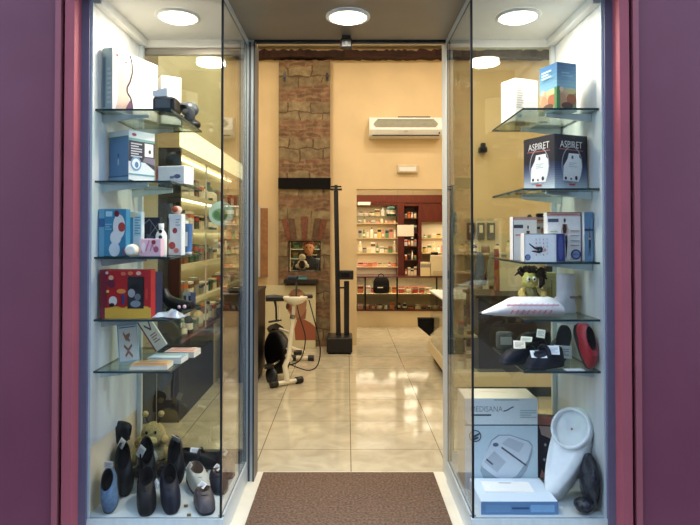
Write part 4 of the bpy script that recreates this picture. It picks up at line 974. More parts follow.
b = MB(); b.box((-.010, -.0215, .04), (.004, -.0195, .11), M_TAG); b.build('paper_label', r)
r.location.x = -.876; r.location.y = 3.21; r.scale = (1.12, 1.12, 1.12)
c = Carton('carton', 'slim pale carton behind the steel blue tube on the third left shelf', (-.95, 3.28, LS[2]), -8, .045, .04, .185, ink((214, 222, 220))); P = c.front(); P.rect(.1, .2, .9, .6, (150, 176, 196)); c.done()
# -- fourth shelf
c = Carton('toy_box', 'red toy box with a dark window and a yellow band, on the fourth left shelf', (-1.212, 2.865, LS[3]), 2, .248, .075, .238, ink((176, 36, 38)))
P = c.front(); P.rect(0, 0, .14, 1, (120, 30, 48)); P.rect(0, 0, .12, 1, (64, 38, 70)) if False else None
P.rect(.10, .0, 1, .22, (222, 172, 62)); P.ell(.3, .2, .12, .05, (222, 172, 62)); P.ell(.62, .21, .14, .05, (222, 172, 62)); P.ell(.88, .2, .1, .05, (222, 172, 62))
P.rect(.54, .20, .86, .86, (34, 32, 34)); P.ell(.62, .52, .07, .09, (150, 150, 152)); P.ell(.70, .30, .10, .07, (130, 140, 146)); P.ell(.74, .44, .06, .07, (110, 112, 116))
for u, v, ru, rv, col in ((.22, .72, .08, .08, (96, 34, 56)), (.22, .84, .05, .05, (228, 176, 150)), (.26, .36, .08, .10, (214, 208, 200)), (.24, .28, .05, .04, (44, 40, 48)), (.42, .56, .09, .05, (226, 140, 70)), (.46, .40, .035, .12, (60, 60, 110)), (.46, .92, .05, .04, (220, 110, 90)), (.60, .93, .05, .04, (214, 120, 80)), (.76, .93, .05, .04, (224, 180, 160)), (.92, .5, .03, .12, (200, 60, 50)), (.14, .94, .03, .03, (220, 200, 200)), (.16, .56, .03, .03, (230, 190, 90))): P.ell(u, v, ru, rv, col)
P = c.left(); P.rect(0, 0, 1, 1, (74, 34, 66)); c.done()
c = Carton('carton', 'dark navy carton with a white stripe behind right of the red toy box', (-1.035, 3.00, LS[3]), -25, .06, .06, .22, ink((36, 40, 66)))
P = c.front(); P.rect(.2, .25, .4, .75, (168, 184, 204)); P.ell(.35, .86, .18, .06, (206, 206, 210)); P.bars(.5, .3, .85, .6, 4, (84, 96, 136)); c.done()
r = thing('electric_shaver', 'black curved device lying behind the silvery bag on the fourth left shelf', 'device', (-.925, 3.14, LS[3]), -.25)
b = MB(); b.tube([(-.07, 0, .115), (-.055, 0, .07), (-.02, 0, .042), (.05, 0, .032), (.105, 0, .034)], [.022, .03, .036, .032, .022], M_BLACK, 14); b.build('handle', r)
b = MB(); b.box((-.035, -.03, 0), (.06, .03, .02), M_BLACK); b.build('cradle', r, bevel=.006)
b = MB(); b.ball((.075, -.03, .03), .010, ink((226, 190, 200)), 10, 8); b.ball((.045, -.033, .028), .009, ink((214, 176, 190)), 10, 8); b.build('button', r)
r = thing('plastic_bag', 'crumpled silvery plastic bag with a blue print at the front of the fourth left shelf', 'bag', (-.882, 2.915, LS[3]))
rg = random.Random(4); b = MB(); nx, ny = 22, 8; G = []
for j in range(ny + 1):
    for i in range(nx + 1):
        u, v = i / nx, j / ny
        e = min(1, 5 * min(u, 1 - u, v, 1 - v) + .08)
        G.append((-.075 + .15 * u, -.055 + .11 * v + .02 * math.sin(5 * u), .003 + e * (.016 + .012 * rg.random() + .008 * math.sin(9 * u + 4 * v))))
top_f = [(j * (nx + 1) + i, j * (nx + 1) + i + 1, (j + 1) * (nx + 1) + i + 1, (j + 1) * (nx + 1) + i) for j in range(ny) for i in range(nx)]
b.add(G, top_f, mat('silvery_film', (190, 200, 210), .18, .35, var=.12, scale=40), smooth=True); b.add([(x, y, .0004) for x, y, z in G], [tuple(reversed(f)) for f in top_f], mat('silvery_film', (190, 200, 210), .18, .35), smooth=True)
b.build('film', r)
b = MB()
for k in range(8):
    i = 14 + k % 4; j = 2 + k // 4
    f = top_f[j * nx + i]; b.poly([(G[q][0], G[q][1], G[q][2] + .0015) for q in f], ink((84, 134, 176)) if k % 3 else ink((110, 160, 170)))
b.build('blue_print', r)
c = Carton('carton', 'small navy and white carton at the back right corner of the fourth left shelf', (-.925, 3.30, LS[3]), -20, .05, .05, .085, ink((52, 58, 84))); P = c.front(); P.rect(.4, .1, .7, .8, (206, 210, 216)); P.rect(0, .8, 1, 1, (200, 204, 206)); c.done()
# -- lowest shelf: books
def book(label, loc, rot, w, h, t, cover, page=(232, 226, 208)):
    r = thing('book', label, 'book', loc, rot, 'books on the lowest left shelf')
    b = MB(); b.box((.002, .0015, .002), (w - .001, t - .0015, h - .002), ink(page)); b.build('page_block', r)
    b = MB(); b.box((0, 0, 0), (w, .0013, h), ink(cover)); b.box((0, t - .0013, 0), (w, t, h), ink(cover)); b.box((0, .0013, 0), (.0018, t - .0013, h), ink(cover)); b.build('cover', r)
    b = MB(); return r, b, Printer(b, lambda u, v, e: (u * w, -e, v * h))
r, b, P = book('pale blue paperback with hand drawings standing upright on the lowest left shelf', (-1.168, 3.0, LS[4]), (-.10, -.085, .22), .098, .215, .018, (146, 184, 206))
P.rect(.06, .03, .97, .86, (222, 224, 218)); P.bars(.1, .80, .92, .85, 1, (90, 130, 160)); P.stroke([(.3, .70), (.45, .52), (.62, .66), (.38, .60), (.6, .50)], .035, (164, 120, 96)); P.stroke([(.3, .4), (.5, .28), (.7, .40)], .035, (160, 110, 90)); P.stroke([(.35, .14), (.5, .25), (.7, .12)], .035, (170, 116, 90)); b.build('cover_print', r); settle(r, LS[4])
r, b, P = book('white and red paperback leaning to the left behind the stacked books', (-1.075, 3.29, LS[4]), (-.10, -.62, 0), .075, .20, .016, (222, 216, 206))
P.rect(0, 0, .10, 1, (120, 40, 52)); P.bars(.3, .2, .8, .5, 4, (170, 110, 104)); P.stroke([(.3, .8), (.6, .6), (.8, .85)], .04, (96, 66, 66)); b.build('cover_print', r); settle(r, LS[4])
def flat_book(label, x, y, z, ang, w, h, t, cover, col2):
    r, b, P = book(label, (x, y, z + t), (-PI / 2, 0, ang), w, h, t, cover)
    P.rect(.08, .1, .92, .5, col2); P.bars(.12, .62, .88, .9, 4, col2); b.build('cover_print', r); settle(r, z)
flat_book('cream paperback lying flat at the front of the lowest left shelf', -1.062, 2.852, LS[4], .04, .185, .115, .022, (216, 186, 128), (196, 132, 84))
flat_book('blue white paperback lying flat behind the cream paperback on the lowest left shelf', -1.022, 2.995, LS[4], -.04, .175, .125, .030, (150, 186, 200), (206, 222, 222))
flat_book('pinkish white paperback lying flat at the back of the lowest left shelf', -.985, 3.15, LS[4], -.06, .165, .12, .030, (226, 206, 196), (214, 150, 136))
# sticker on the rear pane
p = at(221, 213.5, 3.452); o = thing('round_sticker', 'round pale green sticker with a leafy picture on the rear glass of the left showcase', 'sticker', (p.x, 3.4552, p.z))
b = MB(); T = Matrix.Rotation(PI / 2, 4, 'X'); b.lathe([(.074, 0), (.074, .0006)], mat('sticker_green', (170, 196, 176), .5, var=.06), n=40, T=T); b.build('sticker_film', o)
b = MB(); P = Printer(b, lambda u, v, e: (u * .074, -.0006 - e, v * .074)); P.ell(-.1, -.1, .62, .5, (120, 150, 104)); P.ell(-.35, -.1, .24, .3, (72, 116, 76)); P.ell(.2, -.05, .3, .34, (104, 130, 76)); P.ell(.0, -.3, .34, .2, (84, 120, 72)); b.build('printed_leaves', o)

# ================================================================ SHOES
def tag_card(parent, p, w=.05, h=.06, rx=-.6, rz=0., ry=0.):
    b = MB(); b.box((-w / 2, -.0008, -h / 2), (w / 2, .0008, h / 2), M_TAG)
    P = Printer(b, lambda u, v, e: ((u - .5) * w, -.0008 - e, (v - .5) * h)); P.bars(.15, .2, .85, .8, 4, (176, 180, 190))
    return b.build('price_tag', parent, loc=p, rot=(rx, ry, rz))
def shoe(label, loc, rz, m, L=.27, W=.098, Hc=.068, inner=None, rx=0., ry=0., tg=None, group=None, name='shoe', heel=.012, open_len=.165, z=None, strap=False, clog=False):
    r = thing(name, label, 'shoe', loc, (rx, ry, rz), group)      # toe points along +x
    inner = inner or M_INSOLED; n = 40
    def out(t, k=1.):
        x = math.cos(t); s_ = math.sin(t)
        wdt = W / 2 * (1 + .10 * x - .10 * math.exp(-((x + .15) / .35) ** 2))
        sg = math.copysign(abs(s_) ** .78, s_)
        return x * L / 2 * k, sg * wdt * k + .008 * math.sin(x * 2.2)
    T = [2 * PI * j / n for j in range(n)]
    sole = lambda k, z0, hz: [(out(t, k)[0], out(t, k)[1], z0 + (hz if out(t)[0] < -L * .12 else hz * max(0, 1 - (out(t)[0] + L * .12) / (L * .12)))) for t in T]
    b = MB(); b.loft([sole(.97, 0, 0), sole(1.0, .003, 0), sole(1.02, .012, heel), sole(1.0, .015, heel)], M_SOLE); b.build('sole', r)
    cxx, crx, cry = -L * .5 + open_len * .5 * L / .27 + .016, open_len * .5 * L / .27 - .006, W * .36
    def col(t): return cxx + crx * math.cos(t), cry * math.sin(t)
    def hz(t):      # collar height: lower in front of clogs, higher at heel
        c_ = math.cos(t); return Hc * (1 + (.10 if not clog else -.25) * max(0, -c_) - .05 * max(0, c_))
    rings = []
    for s_ in (0, .12, .26, .42, .6, .8, 1):
        ring = []
        for t in T:
            a, c = out(t, 1.0), col(t); z0 = .015 + (heel if a[0] < -L * .12 else heel * max(0, 1 - (a[0] + L * .12) / (L * .12)))
            bulge = 1 + .05 * math.sin(PI * min(1, s_ * 2.2)) * (1 if s_ < .45 else 0)
            x = (a[0] + (c[0] - a[0]) * s_ ** 1.15); y = (a[1] * bulge + (c[1] - a[1]) * s_ ** 1.25)
            ring.append((x, y, z0 + (.015 + hz(t) - z0) * (1 - (1 - s_) ** 2.1)))
        rings.append(ring)
    lip = rings[-1]
    lip2 = [(cxx + (x - cxx) * .93, y * .93, z + .003) for x, y, z in lip]
    b = MB(); b.loft(rings + [lip2], m, caps=False); b.build('upper', r)
    ins = [[(cxx + (x - cxx) * k, y * k, zz if q else z + .0) for x, y, z in lip] for q, k, zz in ((0, .92, 0), (1, .95, .03))]
    b = MB(); b.loft([ins[0], ins[1]], inner, caps=False); b.poly(ins[1], inner); b.build('lining', r)
    b = MB()   # vamp seam
    seam = [(cxx + crx + (L / 2 - cxx - crx) * .28 - .02 * abs(q) ** 2 * 2, q * W * .43, .020 + Hc * (.80 - .55 * abs(q) ** 2.4)) for q in [k / 8 - 1 for k in range(17)]]
    b.tube([(x, y, z + .004) for x, y, z in seam], .0022, m, 6); b.build('seam', r)
    if strap:
        b = MB(); b.tube([(cxx + crx * .5, q * W * .52, .03 + Hc * (1.02 - .5 * abs(q) ** 3)) for q in [k / 6 - 1 for k in range(13)]], .009, m, 8); b.build('strap', r)
    for g in tg or []: tag_card(r, *g)
    if z is not None: settle(r, z)
    return r
SG = 'shoes on the floor of the left showcase'
X_ = lambda px, Y: at(px, 490, Y).x
shoe('blue felt slipper standing against the left wall, nearest the pane', (-1.166, 2.902, .2), -1.45, M_BLUEFELT, .20, .080, .09, ry=.85, z=ZFL, tg=[((-.085, .0, .135), .04, .05, -.3, 1.5, .2)])
shoe('tall black boot shoe, left of the standing black pair under the plush bee', (-1.178, 3.10, .2), -1.25, M_BLACKLEATHER, .26, .092, .105, ry=.85, z=ZFL, tg=[((-.10, -.01, .125), .035, .06, -.5, .75, 0)])
shoe('tall black boot shoe, right of the standing black pair, with a printed tag', (-1.080, 3.17, .2), -1.25, M_BLACKLEATHER, .26, .092, .105, ry=.85, z=ZFL, tg=[((-.03, -.03, .13), .04, .075, -.5, .75, 0)])
shoe('black navy lace shoe pointing at the pane, left one of the centre pair', (-1.0, 2.925, .2), -1.3, M_NAVYLEATHER if False else M_BLACKLEATHER, .265, .094, .085, ry=.24, z=ZFL, tg=[((.005, .045, .075), .04, .05, -.5, .4, 0)])
shoe('black shoe pointing at the pane, right one of the centre pair beside the grey shoe', (-.888, 2.94, .2), -1.25, M_NAVYLEATHER, .265, .094, .085, ry=.30, z=ZFL)
shoe('dark shoe leaning behind the centre pair with a white tag at its collar', (-.935, 3.22, .2), -1.45, M_BLACKLEATHER, .25, .09, .09, ry=.95, z=ZFL, tg=[((-.09, .0, .115), .05, .04, -.3, 1.1, 0)])
shoe('pale grey suede shoe in the middle of the floor of the left showcase', (-.79, 3.105, .2), -1.1, M_GREYSUEDE, .235, .098, .075, M_INSOLE, ry=.12, z=ZFL, tg=[((-.075, -.03, .08), .045, .04, -.6, .1, 0)])
shoe('black strap shoe lying sideways behind the pale grey shoe', (-.86, 3.385, .2), -.0, M_BLACKLEATHER, .25, .095, .065, ry=.12, z=ZFL, strap=True, tg=[((-.02, -.02, .085), .06, .045, -.4, .1, 0)])
shoe('navy blue clog near the corner glass, behind the brown clog', (-.685, 3.125, .2), -1.3, M_NAVYLEATHER, .20, .092, .062, M_INSOLE, ry=.10, z=ZFL, open_len=.15, clog=True, tg=[((-.085, .0, .06), .05, .03, -.9, .5, 0)])
shoe('taupe brown clog at the front corner of the left showcase floor', (-.708, 2.905, .2), -1.25, M_BROWNLEATHER, .20, .094, .060, M_INSOLE, ry=.08, z=ZFL, open_len=.14, clog=True, tg=[((-.085, .0, .062), .05, .03, -.9, .5, 0)])
shoe('maroon shoe at the inner glass side, rearmost right on the left showcase floor', (-.682, 3.31, .2), -1.25, M_MAROON, .18, .085, .070, ry=.10, z=ZFL, tg=[((-.06, .0, .085), .04, .03, -.7, .4, 0)])
shoe('small black slipper hung high on the left wall above the standing black pair', (-1.2355, 3.16, .385), 0, M_BLACKLEATHER, .13, .06, .05, ry=PI / 2)
# little price clips on the floor
for k, (px, py, lab) in enumerate(((154, 487, 'between the black pair'), (186, 502, 'before the pale grey shoe'), (189, 511, 'nearest the pane'), (206, 468, 'beside the maroon shoe'), (113, 501, 'beside the blue felt slipper'))):
    t_ = (py - 235) / F; Y = (CAMZ - ZFL) / t_ * .99; o = thing('price_clip', 'tiny brass number clip on the showcase floor %s' % lab, 'clip', (at(px, py, Y).x, Y, ZFL), 0, 'number clips on the left showcase floor')
    b = MB(); b.box((-.010, -.004, 0), (.010, .004, .012), mat('brass', (140, 120, 80), .35, .7)); b.build('clip_body', o, bevel=.002)
# plush bee
p = at(146, 445, 3.30)
r = thing('plush_bee', 'yellow plush bee with two antennae sitting at the back of the left showcase floor', 'soft toy', (-1.10, 3.345, ZFL), .06)
r.scale = (.80, .80, .80)
b = MB(); b.ball((0, 0, .10), (.105, .085, .11), M_PLUSHO, wob=.02); bd = b.build('body', r)
b = MB(); b.ball((.0, -.05, .115), (.055, .045, .06), mat('pale_belly_plush', (178, 190, 190), .95, var=.15, scale=90, bump=.5), wob=.02); b.build('belly', bd)
b = MB(); b.ball((0, 0, .10), (.1065, .0865, .025), M_PLUSHD, wob=.015); b.build('stripe', bd)
b = MB(); b.ball((.0, -.02, .27), (.085, .075, .085), M_PLUSHY, 24, 16, wob=.015); hd = b.build('head', r)
b = MB(); b.ball((.0, -.085, .245), (.045, .035, .032), mat('pale_muzzle_plush', (222, 196, 122), .95, var=.2, scale=90, bump=.5), wob=.015); b.build('muzzle', hd)
b = MB(); b.ball((.0, -.118, .26), (.011, .008, .009), M_EYE, 10, 8); b.build('nose', hd)
b = MB(); b.tube([(-.02, -.115, .238), (.0, -.120, .230), (.02, -.115, .238)], .003, M_EYE, 6); b.build('mouth', hd)
for s_ in (-1, 1):
    b = MB(); b.ball((.0 + s_ * .030, -.088, .30), (.010, .007, .013), M_EYE, 12, 8); b.build('eye', hd)
    b = MB(); b.ball((.0 + s_ * .075, -.035, .235), (.035, .04, .035), M_PLUSHY, wob=.02); b.build('cheek', hd)
    b = MB(); b.tube([(.0 + s_ * .03, -.02, .345), (.0 + s_ * .045, -.025, .375), (.0 + s_ * .052, -.025, .398)], .007, M_PLUSHD, 8); an = b.build('antenna', hd)
    b = MB(); b.ball((.0 + s_ * .055, -.025, .412), .022, M_PLUSHY, wob=.02); b.build('antenna_ball', an)
    b = MB(); b.tube([(s_ * .09, -.01, .15), (s_ * .13, -.06, .12), (s_ * .125, -.095, .09)], [.03, .032, .03], M_PLUSHY, 12); b.build('arm', r)
    b = MB(); b.tube([(s_ * .06, -.03, .04), (s_ * .08, -.11, .036), (s_ * .085, -.135, .05)], [.04, .036, .034], M_PLUSHD, 12); b.build('leg', r)
    b = MB(); b.ball((s_ * .10, .075, .17), (.06, .012, .05), M_PLUSHY, wob=.01); b.build('wing', r)

# ================================================================ RIGHT SHOWCASE GOODS
# -- top shelf
c = Carton('carton', 'sky blue carton with a countryside picture on the top right shelf', (1.05, 2.90, RS[0]), 18, .115, .14, .245, ink((84, 144, 184)))
def scenery(P, d):
    P.grad(0, .42, 1, 1, (140, 190, 206), (38, 96, 146), 8); P.rect(0, 0, 1, .42, (150, 160, 110)); P.ell(.3, .30, .30, .18, (206, 176, 140)); P.ell(.26, .22, .2, .16, (196, 150, 116)); P.ell(.72, .25, .25, .12, (176, 104, 70)); P.ell(.70, .42, .3, .06, (206, 200, 140)); P.rect(.86 if d else .0, .05, 1. if d else .14, .5, (70, 130, 76))
    P.ell(.5, .12, .3, .07, (96, 70, 56)); P.rect(0, 0, 1, .06, (84, 120, 130)); P.bars(.2, .70, .8, .82, 2, (110, 164, 196)); P.ell(.2, .45, .1, .05, (222, 206, 176))
P = c.front(); scenery(P, 0); P = c.left(); scenery(P, 1); P.bars(.15, .72, .7, .9, 3, (190, 210, 220)); c.done()
c = Carton('carton', 'white carton behind the sky blue carton on the top right shelf', (.915, 3.16, RS[0]), 24, .16, .12, .235, ink((240, 236, 226)))
P = c.left(); P.rect(.15, .25, .55, .8, (222, 220, 212)); P = c.front(); P.rect(.45, .2, .86, .86, (226, 226, 222)); P.bars(.06, .3, .36, .8, 9, (196, 190, 186)); P.ell(.18, .14, .1, .04, (120, 170, 206)); c.done()
c = Carton('carton', 'flat white carton lying at the back of the top right shelf', (1.07, 3.29, RS[0]), 0, .14, .12, .05, ink((238, 236, 228)))
P = c.front(); P.rect(.1, .3, .5, .5, (160, 190, 210)); c.done()
# -- second shelf
c = Carton('carton', 'navy carton lettered with its product name and a white appliance, on the second right shelf', (1.024, 2.868, RS[1]), 24, .215, .222, .272, ink((16, 22, 46)))
for P in (c.left(), c.front()):
    P.grad(0, 0, 1, .50, (206, 220, 222), (14, 28, 66), 12); P.rect(0, .50, 1, 1, (15, 14, 30))
    P.text('ASPIRET', .16, .76, .84, .885, (226, 222, 214)); P.stroke([(.12, .735), (.86, .715)], .006, (196, 96, 76))
    P.ring(.52, .44, .32, .36, .07, (150, 150, 164))
    P.poly([(.24, .16), (.72, .14), (.78, .26), (.82, .42), (.80, .56), (.74, .60), (.74, .66), (.42, .66), (.38, .56), (.26, .42)], (232, 234, 230)); P.rect(.50, .56, .56, .62, (90, 96, 104)); P.bars(.42, .40, .66, .5, 3, (190, 196, 200))
    P.ell(.32, .20, .035, .03, (34, 36, 44)); P.ell(.64, .21, .04, .04, (34, 36, 44)); P.ell(.48, .19, .03, .02, (70, 76, 84)); P.rect(.42, .07, .60, .10, (176, 60, 50)); P.bars(.26, .11, .5, .14, 1, (120, 130, 150))
c.done()
# -- third shelf: hosiery
def figure(P, u, v, h, leg=(40, 38, 46), top=(62, 42, 36), pose=0, w=.8):
    s_ = h
    def q(a, b_): return (u + a * s_ * w, v + b_ * s_)
    sk = (206, 160, 130)
    P.ell(u, v + .93 * s_, .045 * s_ * w, .055 * s_, sk); P.ell(u, v + .95 * s_, .05 * s_ * w, .045 * s_, (70, 50, 40))
    P.poly([q(-.10, .85), q(.10, .85), q(.085, .70), q(.075, .62), q(-.075, .62), q(-.085, .70)], top); P.poly([q(-.075, .625), q(.075, .625), q(.10, .55), q(-.10, .55)], sk)
    P.poly([q(-.10, .86), q(-.17, .66), q(-.10, .56), q(-.08, .58), q(-.13, .67), q(-.07, .80)], sk); P.poly([q(.10, .86), q(.16, .70), q(.11, .56), q(.09, .58), q(.125, .70), q(.07, .80)], sk)
    P.poly([q(-.10, .57), q(.11, .57), q(.12, .42), q(.09, .20), q(.06, .02), q(.02, .02), q(.03, .22), q(.01, .40), q(-.05, .22), q(-.12, .02), q(-.16, .02), q(-.11, .24), q(-.12, .44)], leg)
HB = (232, 226, 220)
def hosiery(label, loc, ang, w, d, h):
    return Carton('hosiery_box', label, loc, ang, w, d, h, ink(HB), 'box', 'hosiery boxes on the third right shelf')
def seal(P, u, v, r_, k): P.ell(u, v, r_, r_ * k, (58, 74, 124)); P.ell(u, v, r_ * .7, r_ * k * .7, (130, 144, 180)); P.bars(u - r_ * .6, v - r_ * k * .2, u + r_ * .6, v + r_ * k * .2, 2, (60, 74, 120))
c = hosiery('large hosiery box picturing a standing woman in dark leggings, third right shelf', (1.005, 2.93, RS[2]), -3, .168, .06, .245)
P = c.front(); P.rect(0, .92, 1, 1, (206, 160, 150)); P.stroke([(0, .995), (1, .995)], .006, (40, 44, 70)); P.bars(.1, .94, .9, .98, 1, (176, 110, 110)); P.rect(.03, .80, .34, .87, (74, 84, 104)); figure(P, .52, .06, .82); seal(P, .84, .14, .15, .7)
for k in range(4): P.bars(.08, .28 + k * .1, .30, .33 + k * .1, 1, ((196, 150, 140), (176, 186, 196), (150, 184, 196), (150, 180, 150))[k]); P.bars(.68, .30 + k * .1, .94, .345 + k * .1, 1, ((180, 160, 160), (150, 176, 186), (160, 160, 170), (190, 150, 140))[k])
P.stroke([(.99, 0), (.99, 1)], .012, (44, 50, 92)); c.done()
c = hosiery('hosiery box with a figure in navy tights, middle of the back row', (.992, 3.10, RS[2]), -2, .128, .06, .225)
P = c.front(); P.rect(0, .86, 1, 1, (206, 170, 150)); P.bars(.1, .89, .9, .96, 1, (170, 100, 96)); P.rect(.04, .72, .28, .78, (90, 96, 110)); figure(P, .80, .02, .80, (40, 40, 64), (214, 180, 160)); P.ell(.36, .68, .07, .08, (176, 130, 104)); P.rect(.28, .0, .50, .46, (44, 48, 96)); P.bars(.56, .2, .72, .6, 6, (196, 170, 160)); seal(P, .56, .10, .1, .7); c.done()
c = hosiery('tall hosiery box with a dark topped figure at the shelf\'s glass end', (.862, 3.03, RS[2]), 2, .128, .055, .225)
P = c.front(); P.rect(0, .93, 1, 1, (196, 150, 140)); P.rect(.04, .74, .42, .82, (60, 66, 76)); figure(P, .62, -.05, .86, (200, 150, 120), (46, 36, 42)); P.bars(.1, .55, .4, .62, 1, (214, 150, 140)); P.bars(.78, .55, .96, .62, 1, (206, 160, 150)); P.stroke([(.01, 0), (.01, 1)], .012, (60, 66, 92)); c.done()
c = hosiery('hosiery box lying on its side with a dark reclining figure, in front', (.870, 2.862, RS[2]), 0, .200, .06, .138)
P = c.front(); P.rect(0, 0, 1, .995, (234, 232, 228)); P.stroke([(0, .985), (.8, .985)], .012, (74, 80, 104)); P.stroke([(.008, 0), (.008, 1)], .006, (74, 80, 104))
P.poly([(.12, .66), (.26, .52), (.42, .54), (.46, .46), (.44, .34), (.36, .30), (.18, .36), (.19, .40), (.34, .40), (.24, .46), (.11, .63)], (34, 34, 46)); P.ell(.50, .42, .035, .06, (206, 160, 130))
for k in range(4): P.bars(.28 + k * .09, .18 + (k % 2) * .05, .30 + k * .09, .86, 5, ((206, 120, 110), (170, 176, 186), (206, 110, 100), (176, 170, 176))[k])
seal(P, .08, .16, .07, 1.5); P.rect(.78, 0, .99, 1, (46, 52, 110)); P.ell(.885, .5, .06, .42, (78, 86, 140)); c.done()
c = hosiery('narrow blue edged hosiery box squeezed against the wall of the third right shelf', (1.180, 2.90, RS[2]), 0, .045, .06, .245)
P = c.front(); P.rect(0, 0, 1, 1, (96, 130, 160)); figure(P, .6, .1, .6, (34, 40, 56), (60, 96, 120), w=.3 / .2); P.rect(0, .62, 1, .66, (40, 50, 84)); c.done()
r = thing('gable_box', 'black house shaped box with a pointed top between two hosiery boxes', 'box', (.985, 3.14, RS[2]))
b = MB(); g = [(-.033, 0), (.033, 0), (.033, .165), (0, .245), (-.033, .165)]; b.loft([[(x, y, z) for x, z in g] for y in (-.025, .025)], ink((34, 34, 42)), smooth=False); b.build('box_body', r)
r.location.x = at(529.5, 230, 3.24).x; r.location.y = 3.24
b = MB(); P = Printer(b, lambda u, v, e: (-.033 + .066 * u, -.025 - e, .245 * v)); P.bars(.15, .50, .85, .62, 1, (176, 176, 180)); P.bars(.15, .2, .85, .34, 3, (120, 122, 132)); b.build('printed_panel', r)
r = thing('thermometer_case', 'black oblong case lying on top of the middle hosiery box', 'case', (.985, 3.10, RS[2] + .2256), math.radians(-2))
b = MB(); b.box((.03, .01, 0), (.13, .045, .022), M_BLACK); b.build('case_body', r, bevel=.006)
b = MB(); b.box((.06, .008, .006), (.09, .0096, .012), M_TAG); b.build('paper_label', r)
# -- fourth shelf
r = thing('pillow_pack', 'long white pillow pack with a pointed end and red lettering on the fourth right shelf', 'pillow', (.875, 2.935, RS[3]))
b = MB(); rings = []; n = 20
for k in range(15):
    t = k / 14; x = -.20 + .395 * t
    hh = .052 * min(1, .10 + t * 2.3) * (1 if t < .9 else 1 - (t - .9) * 3.5); ww = .075 * min(1, .2 + t * 2) * (1 if t < .93 else .85)
    rings.append([(x, ww * math.cos(a_), .006 + (.044 if t < .25 else .05) * 0 + hh * .98 + hh * math.sin(a_) * .95 + (.012 * (1 - t * 3) if t < .33 else 0)) for a_ in [2 * PI * j / n for j in range(n)]])
b.loft(rings, mat('white_pillow_film', (232, 226, 222), .35, var=.06, scale=30, bump=.25)); b.build('cover', r)
b = MB(); b.ball((-.203, 0, .022), (.010, .012, .008), ink((40, 36, 40)), 10, 8); b.build('dark_tip', r)
b = MB(); fnp = lambda u, v, e: (-.10 + .27 * u, -.0765 - e + .012 * abs(v - .5) * 2, .018 + .075 * v); P = Printer(b, fnp)
P.bars(.02, .62, .98, .82, 1, (206, 150, 160)); 
for k in range(9): P.stroke([(.05 + k * .1, .62), (.09 + k * .1, .84)], .008, (206, 150, 156))
for k in range(8): P.stroke([(.10 + k * .1, .16), (.14 + k * .1, .42)], .014, (214, 120, 130))
P.bars(.10, .2, .85, .36, 2, (226, 160, 166)); b.build('red_print', r); settle(r, RS[3])
r = thing('plush_toy', 'yellow plush toy with floppy dark hair behind the white pillow pack', 'soft toy', (.995, 3.175, RS[3]))
r.scale = (.87, .87, .85)
b = MB(); b.ball((0, 0, .085), (.055, .05, .085), M_PLUSHO, wob=.03); b.build('body', r)
b = MB(); b.ball((-.005, -.01, .195), (.052, .05, .055), mat('lemon_plush', (206, 196, 112), .95, var=.2, scale=90, bump=.7), 22, 14, wob=.02); hd = b.build('head', r)
for s_ in (-1, 1):
    b = MB(); b.ball((-.008 + s_ * .018, -.056, .205), (.013, .008, .016), M_TAG, 12, 8); b.build('eye', hd)
    b = MB(); b.ball((-.008 + s_ * .016, -.063, .203), (.006, .004, .008), M_EYE, 8, 6); b.build('pupil', hd)
    b = MB(); b.tube([(s_ * .045, -.01, .13), (s_ * .07, -.05, .11), (s_ * .06, -.075, .085)], [.020, .022, .022], M_PLUSHY, 10); b.build('arm', r)
    b = MB(); b.tube([(s_ * .03, -.03, .028), (s_ * .04, -.075, .026), (s_ * .042, -.09, .03)], [.026, .024, .022], mat('orange_plush', (206, 130, 84), .95, var=.2, scale=90, bump=.6) if s_ < 0 else mat('pale_blue_plush', (190, 206, 222), .95, var=.1, scale=90, bump=.6), 10); b.build('leg', r)
b = MB(); b.ball((-.006, -.062, .178), (.012, .01, .008), M_PLUSHY, 10, 8); b.build('muzzle', hd)
b = MB(); rg = random.Random(9)
for k in range(16):
    a_ = rg.uniform(-.5, PI + .5); L = rg.uniform(.05, .085)
    q = Vector((.048 * math.cos(a_), rg.uniform(-.03, .03), .225 + .022 * math.sin(a_)))
    e_ = q + Vector((math.cos(a_) * L, rg.uniform(-.04, .02), math.sin(a_) * L * .45 + .012)); b.tube([q * .85 + Vector((0, 0, .03)), (q + e_) / 2 + Vector((0, 0, .014)), e_ - Vector((0, 0, .014))], [.015, .012, .004], M_PLUSHD, 8)
b.tube([(.03, -.04, .24), (.058, -.045, .215), (.062, -.042, .175), (.045, -.05, .15)], [.018, .02, .018, .008], M_PLUSHD, 10)
b.build('hair', hd)
c = Carton('carton', 'pale yellow carton with a dark stopper standing between the plush toy and the white boot', (1.075, 3.20, RS[3]), -3, .07, .06, .205, ink((214, 202, 148)))
P = c.front(); P.rect(.3, .3, .6, .6, (190, 166, 110)); P.rect(.62, .2, .7, .8, (150, 120, 84)); P.bars(.1, .7, .9, .9, 3, (196, 186, 140)); rr = c.done()
b = MB(); b.box((.018, .012, .2055), (.056, .05, .238), ink((70, 56, 52))); b.build('stopper', rr, bevel=.005)
r = thing('white_boot', 'white padded ankle boot wrapped in clear plastic on the fourth right shelf near the wall', 'boot', (1.150, 3.075, RS[3]), math.radians(186))
M_BOOT = mat('white_padding', (222, 218, 226), .7, var=.06, scale=30, bump=.3)
b = MB(); rings = []
for z, cx_, rx_, ry_ in ((.0, .03, .085, .038), (.012, .03, .09, .042), (.04, .03, .086, .042), (.062, .016, .066, .042), (.085, .0, .047, .041), (.13, -.002, .044, .040), (.18, -.002, .047, .042), (.205, -.002, .045, .041)):
    rings.append([(cx_ + rx_ * math.cos(a_), ry_ * math.sin(a_), z) for a_ in [2 * PI * j / 22 for j in range(22)]])
b.loft(rings, M_BOOT); b.build('upper', r)
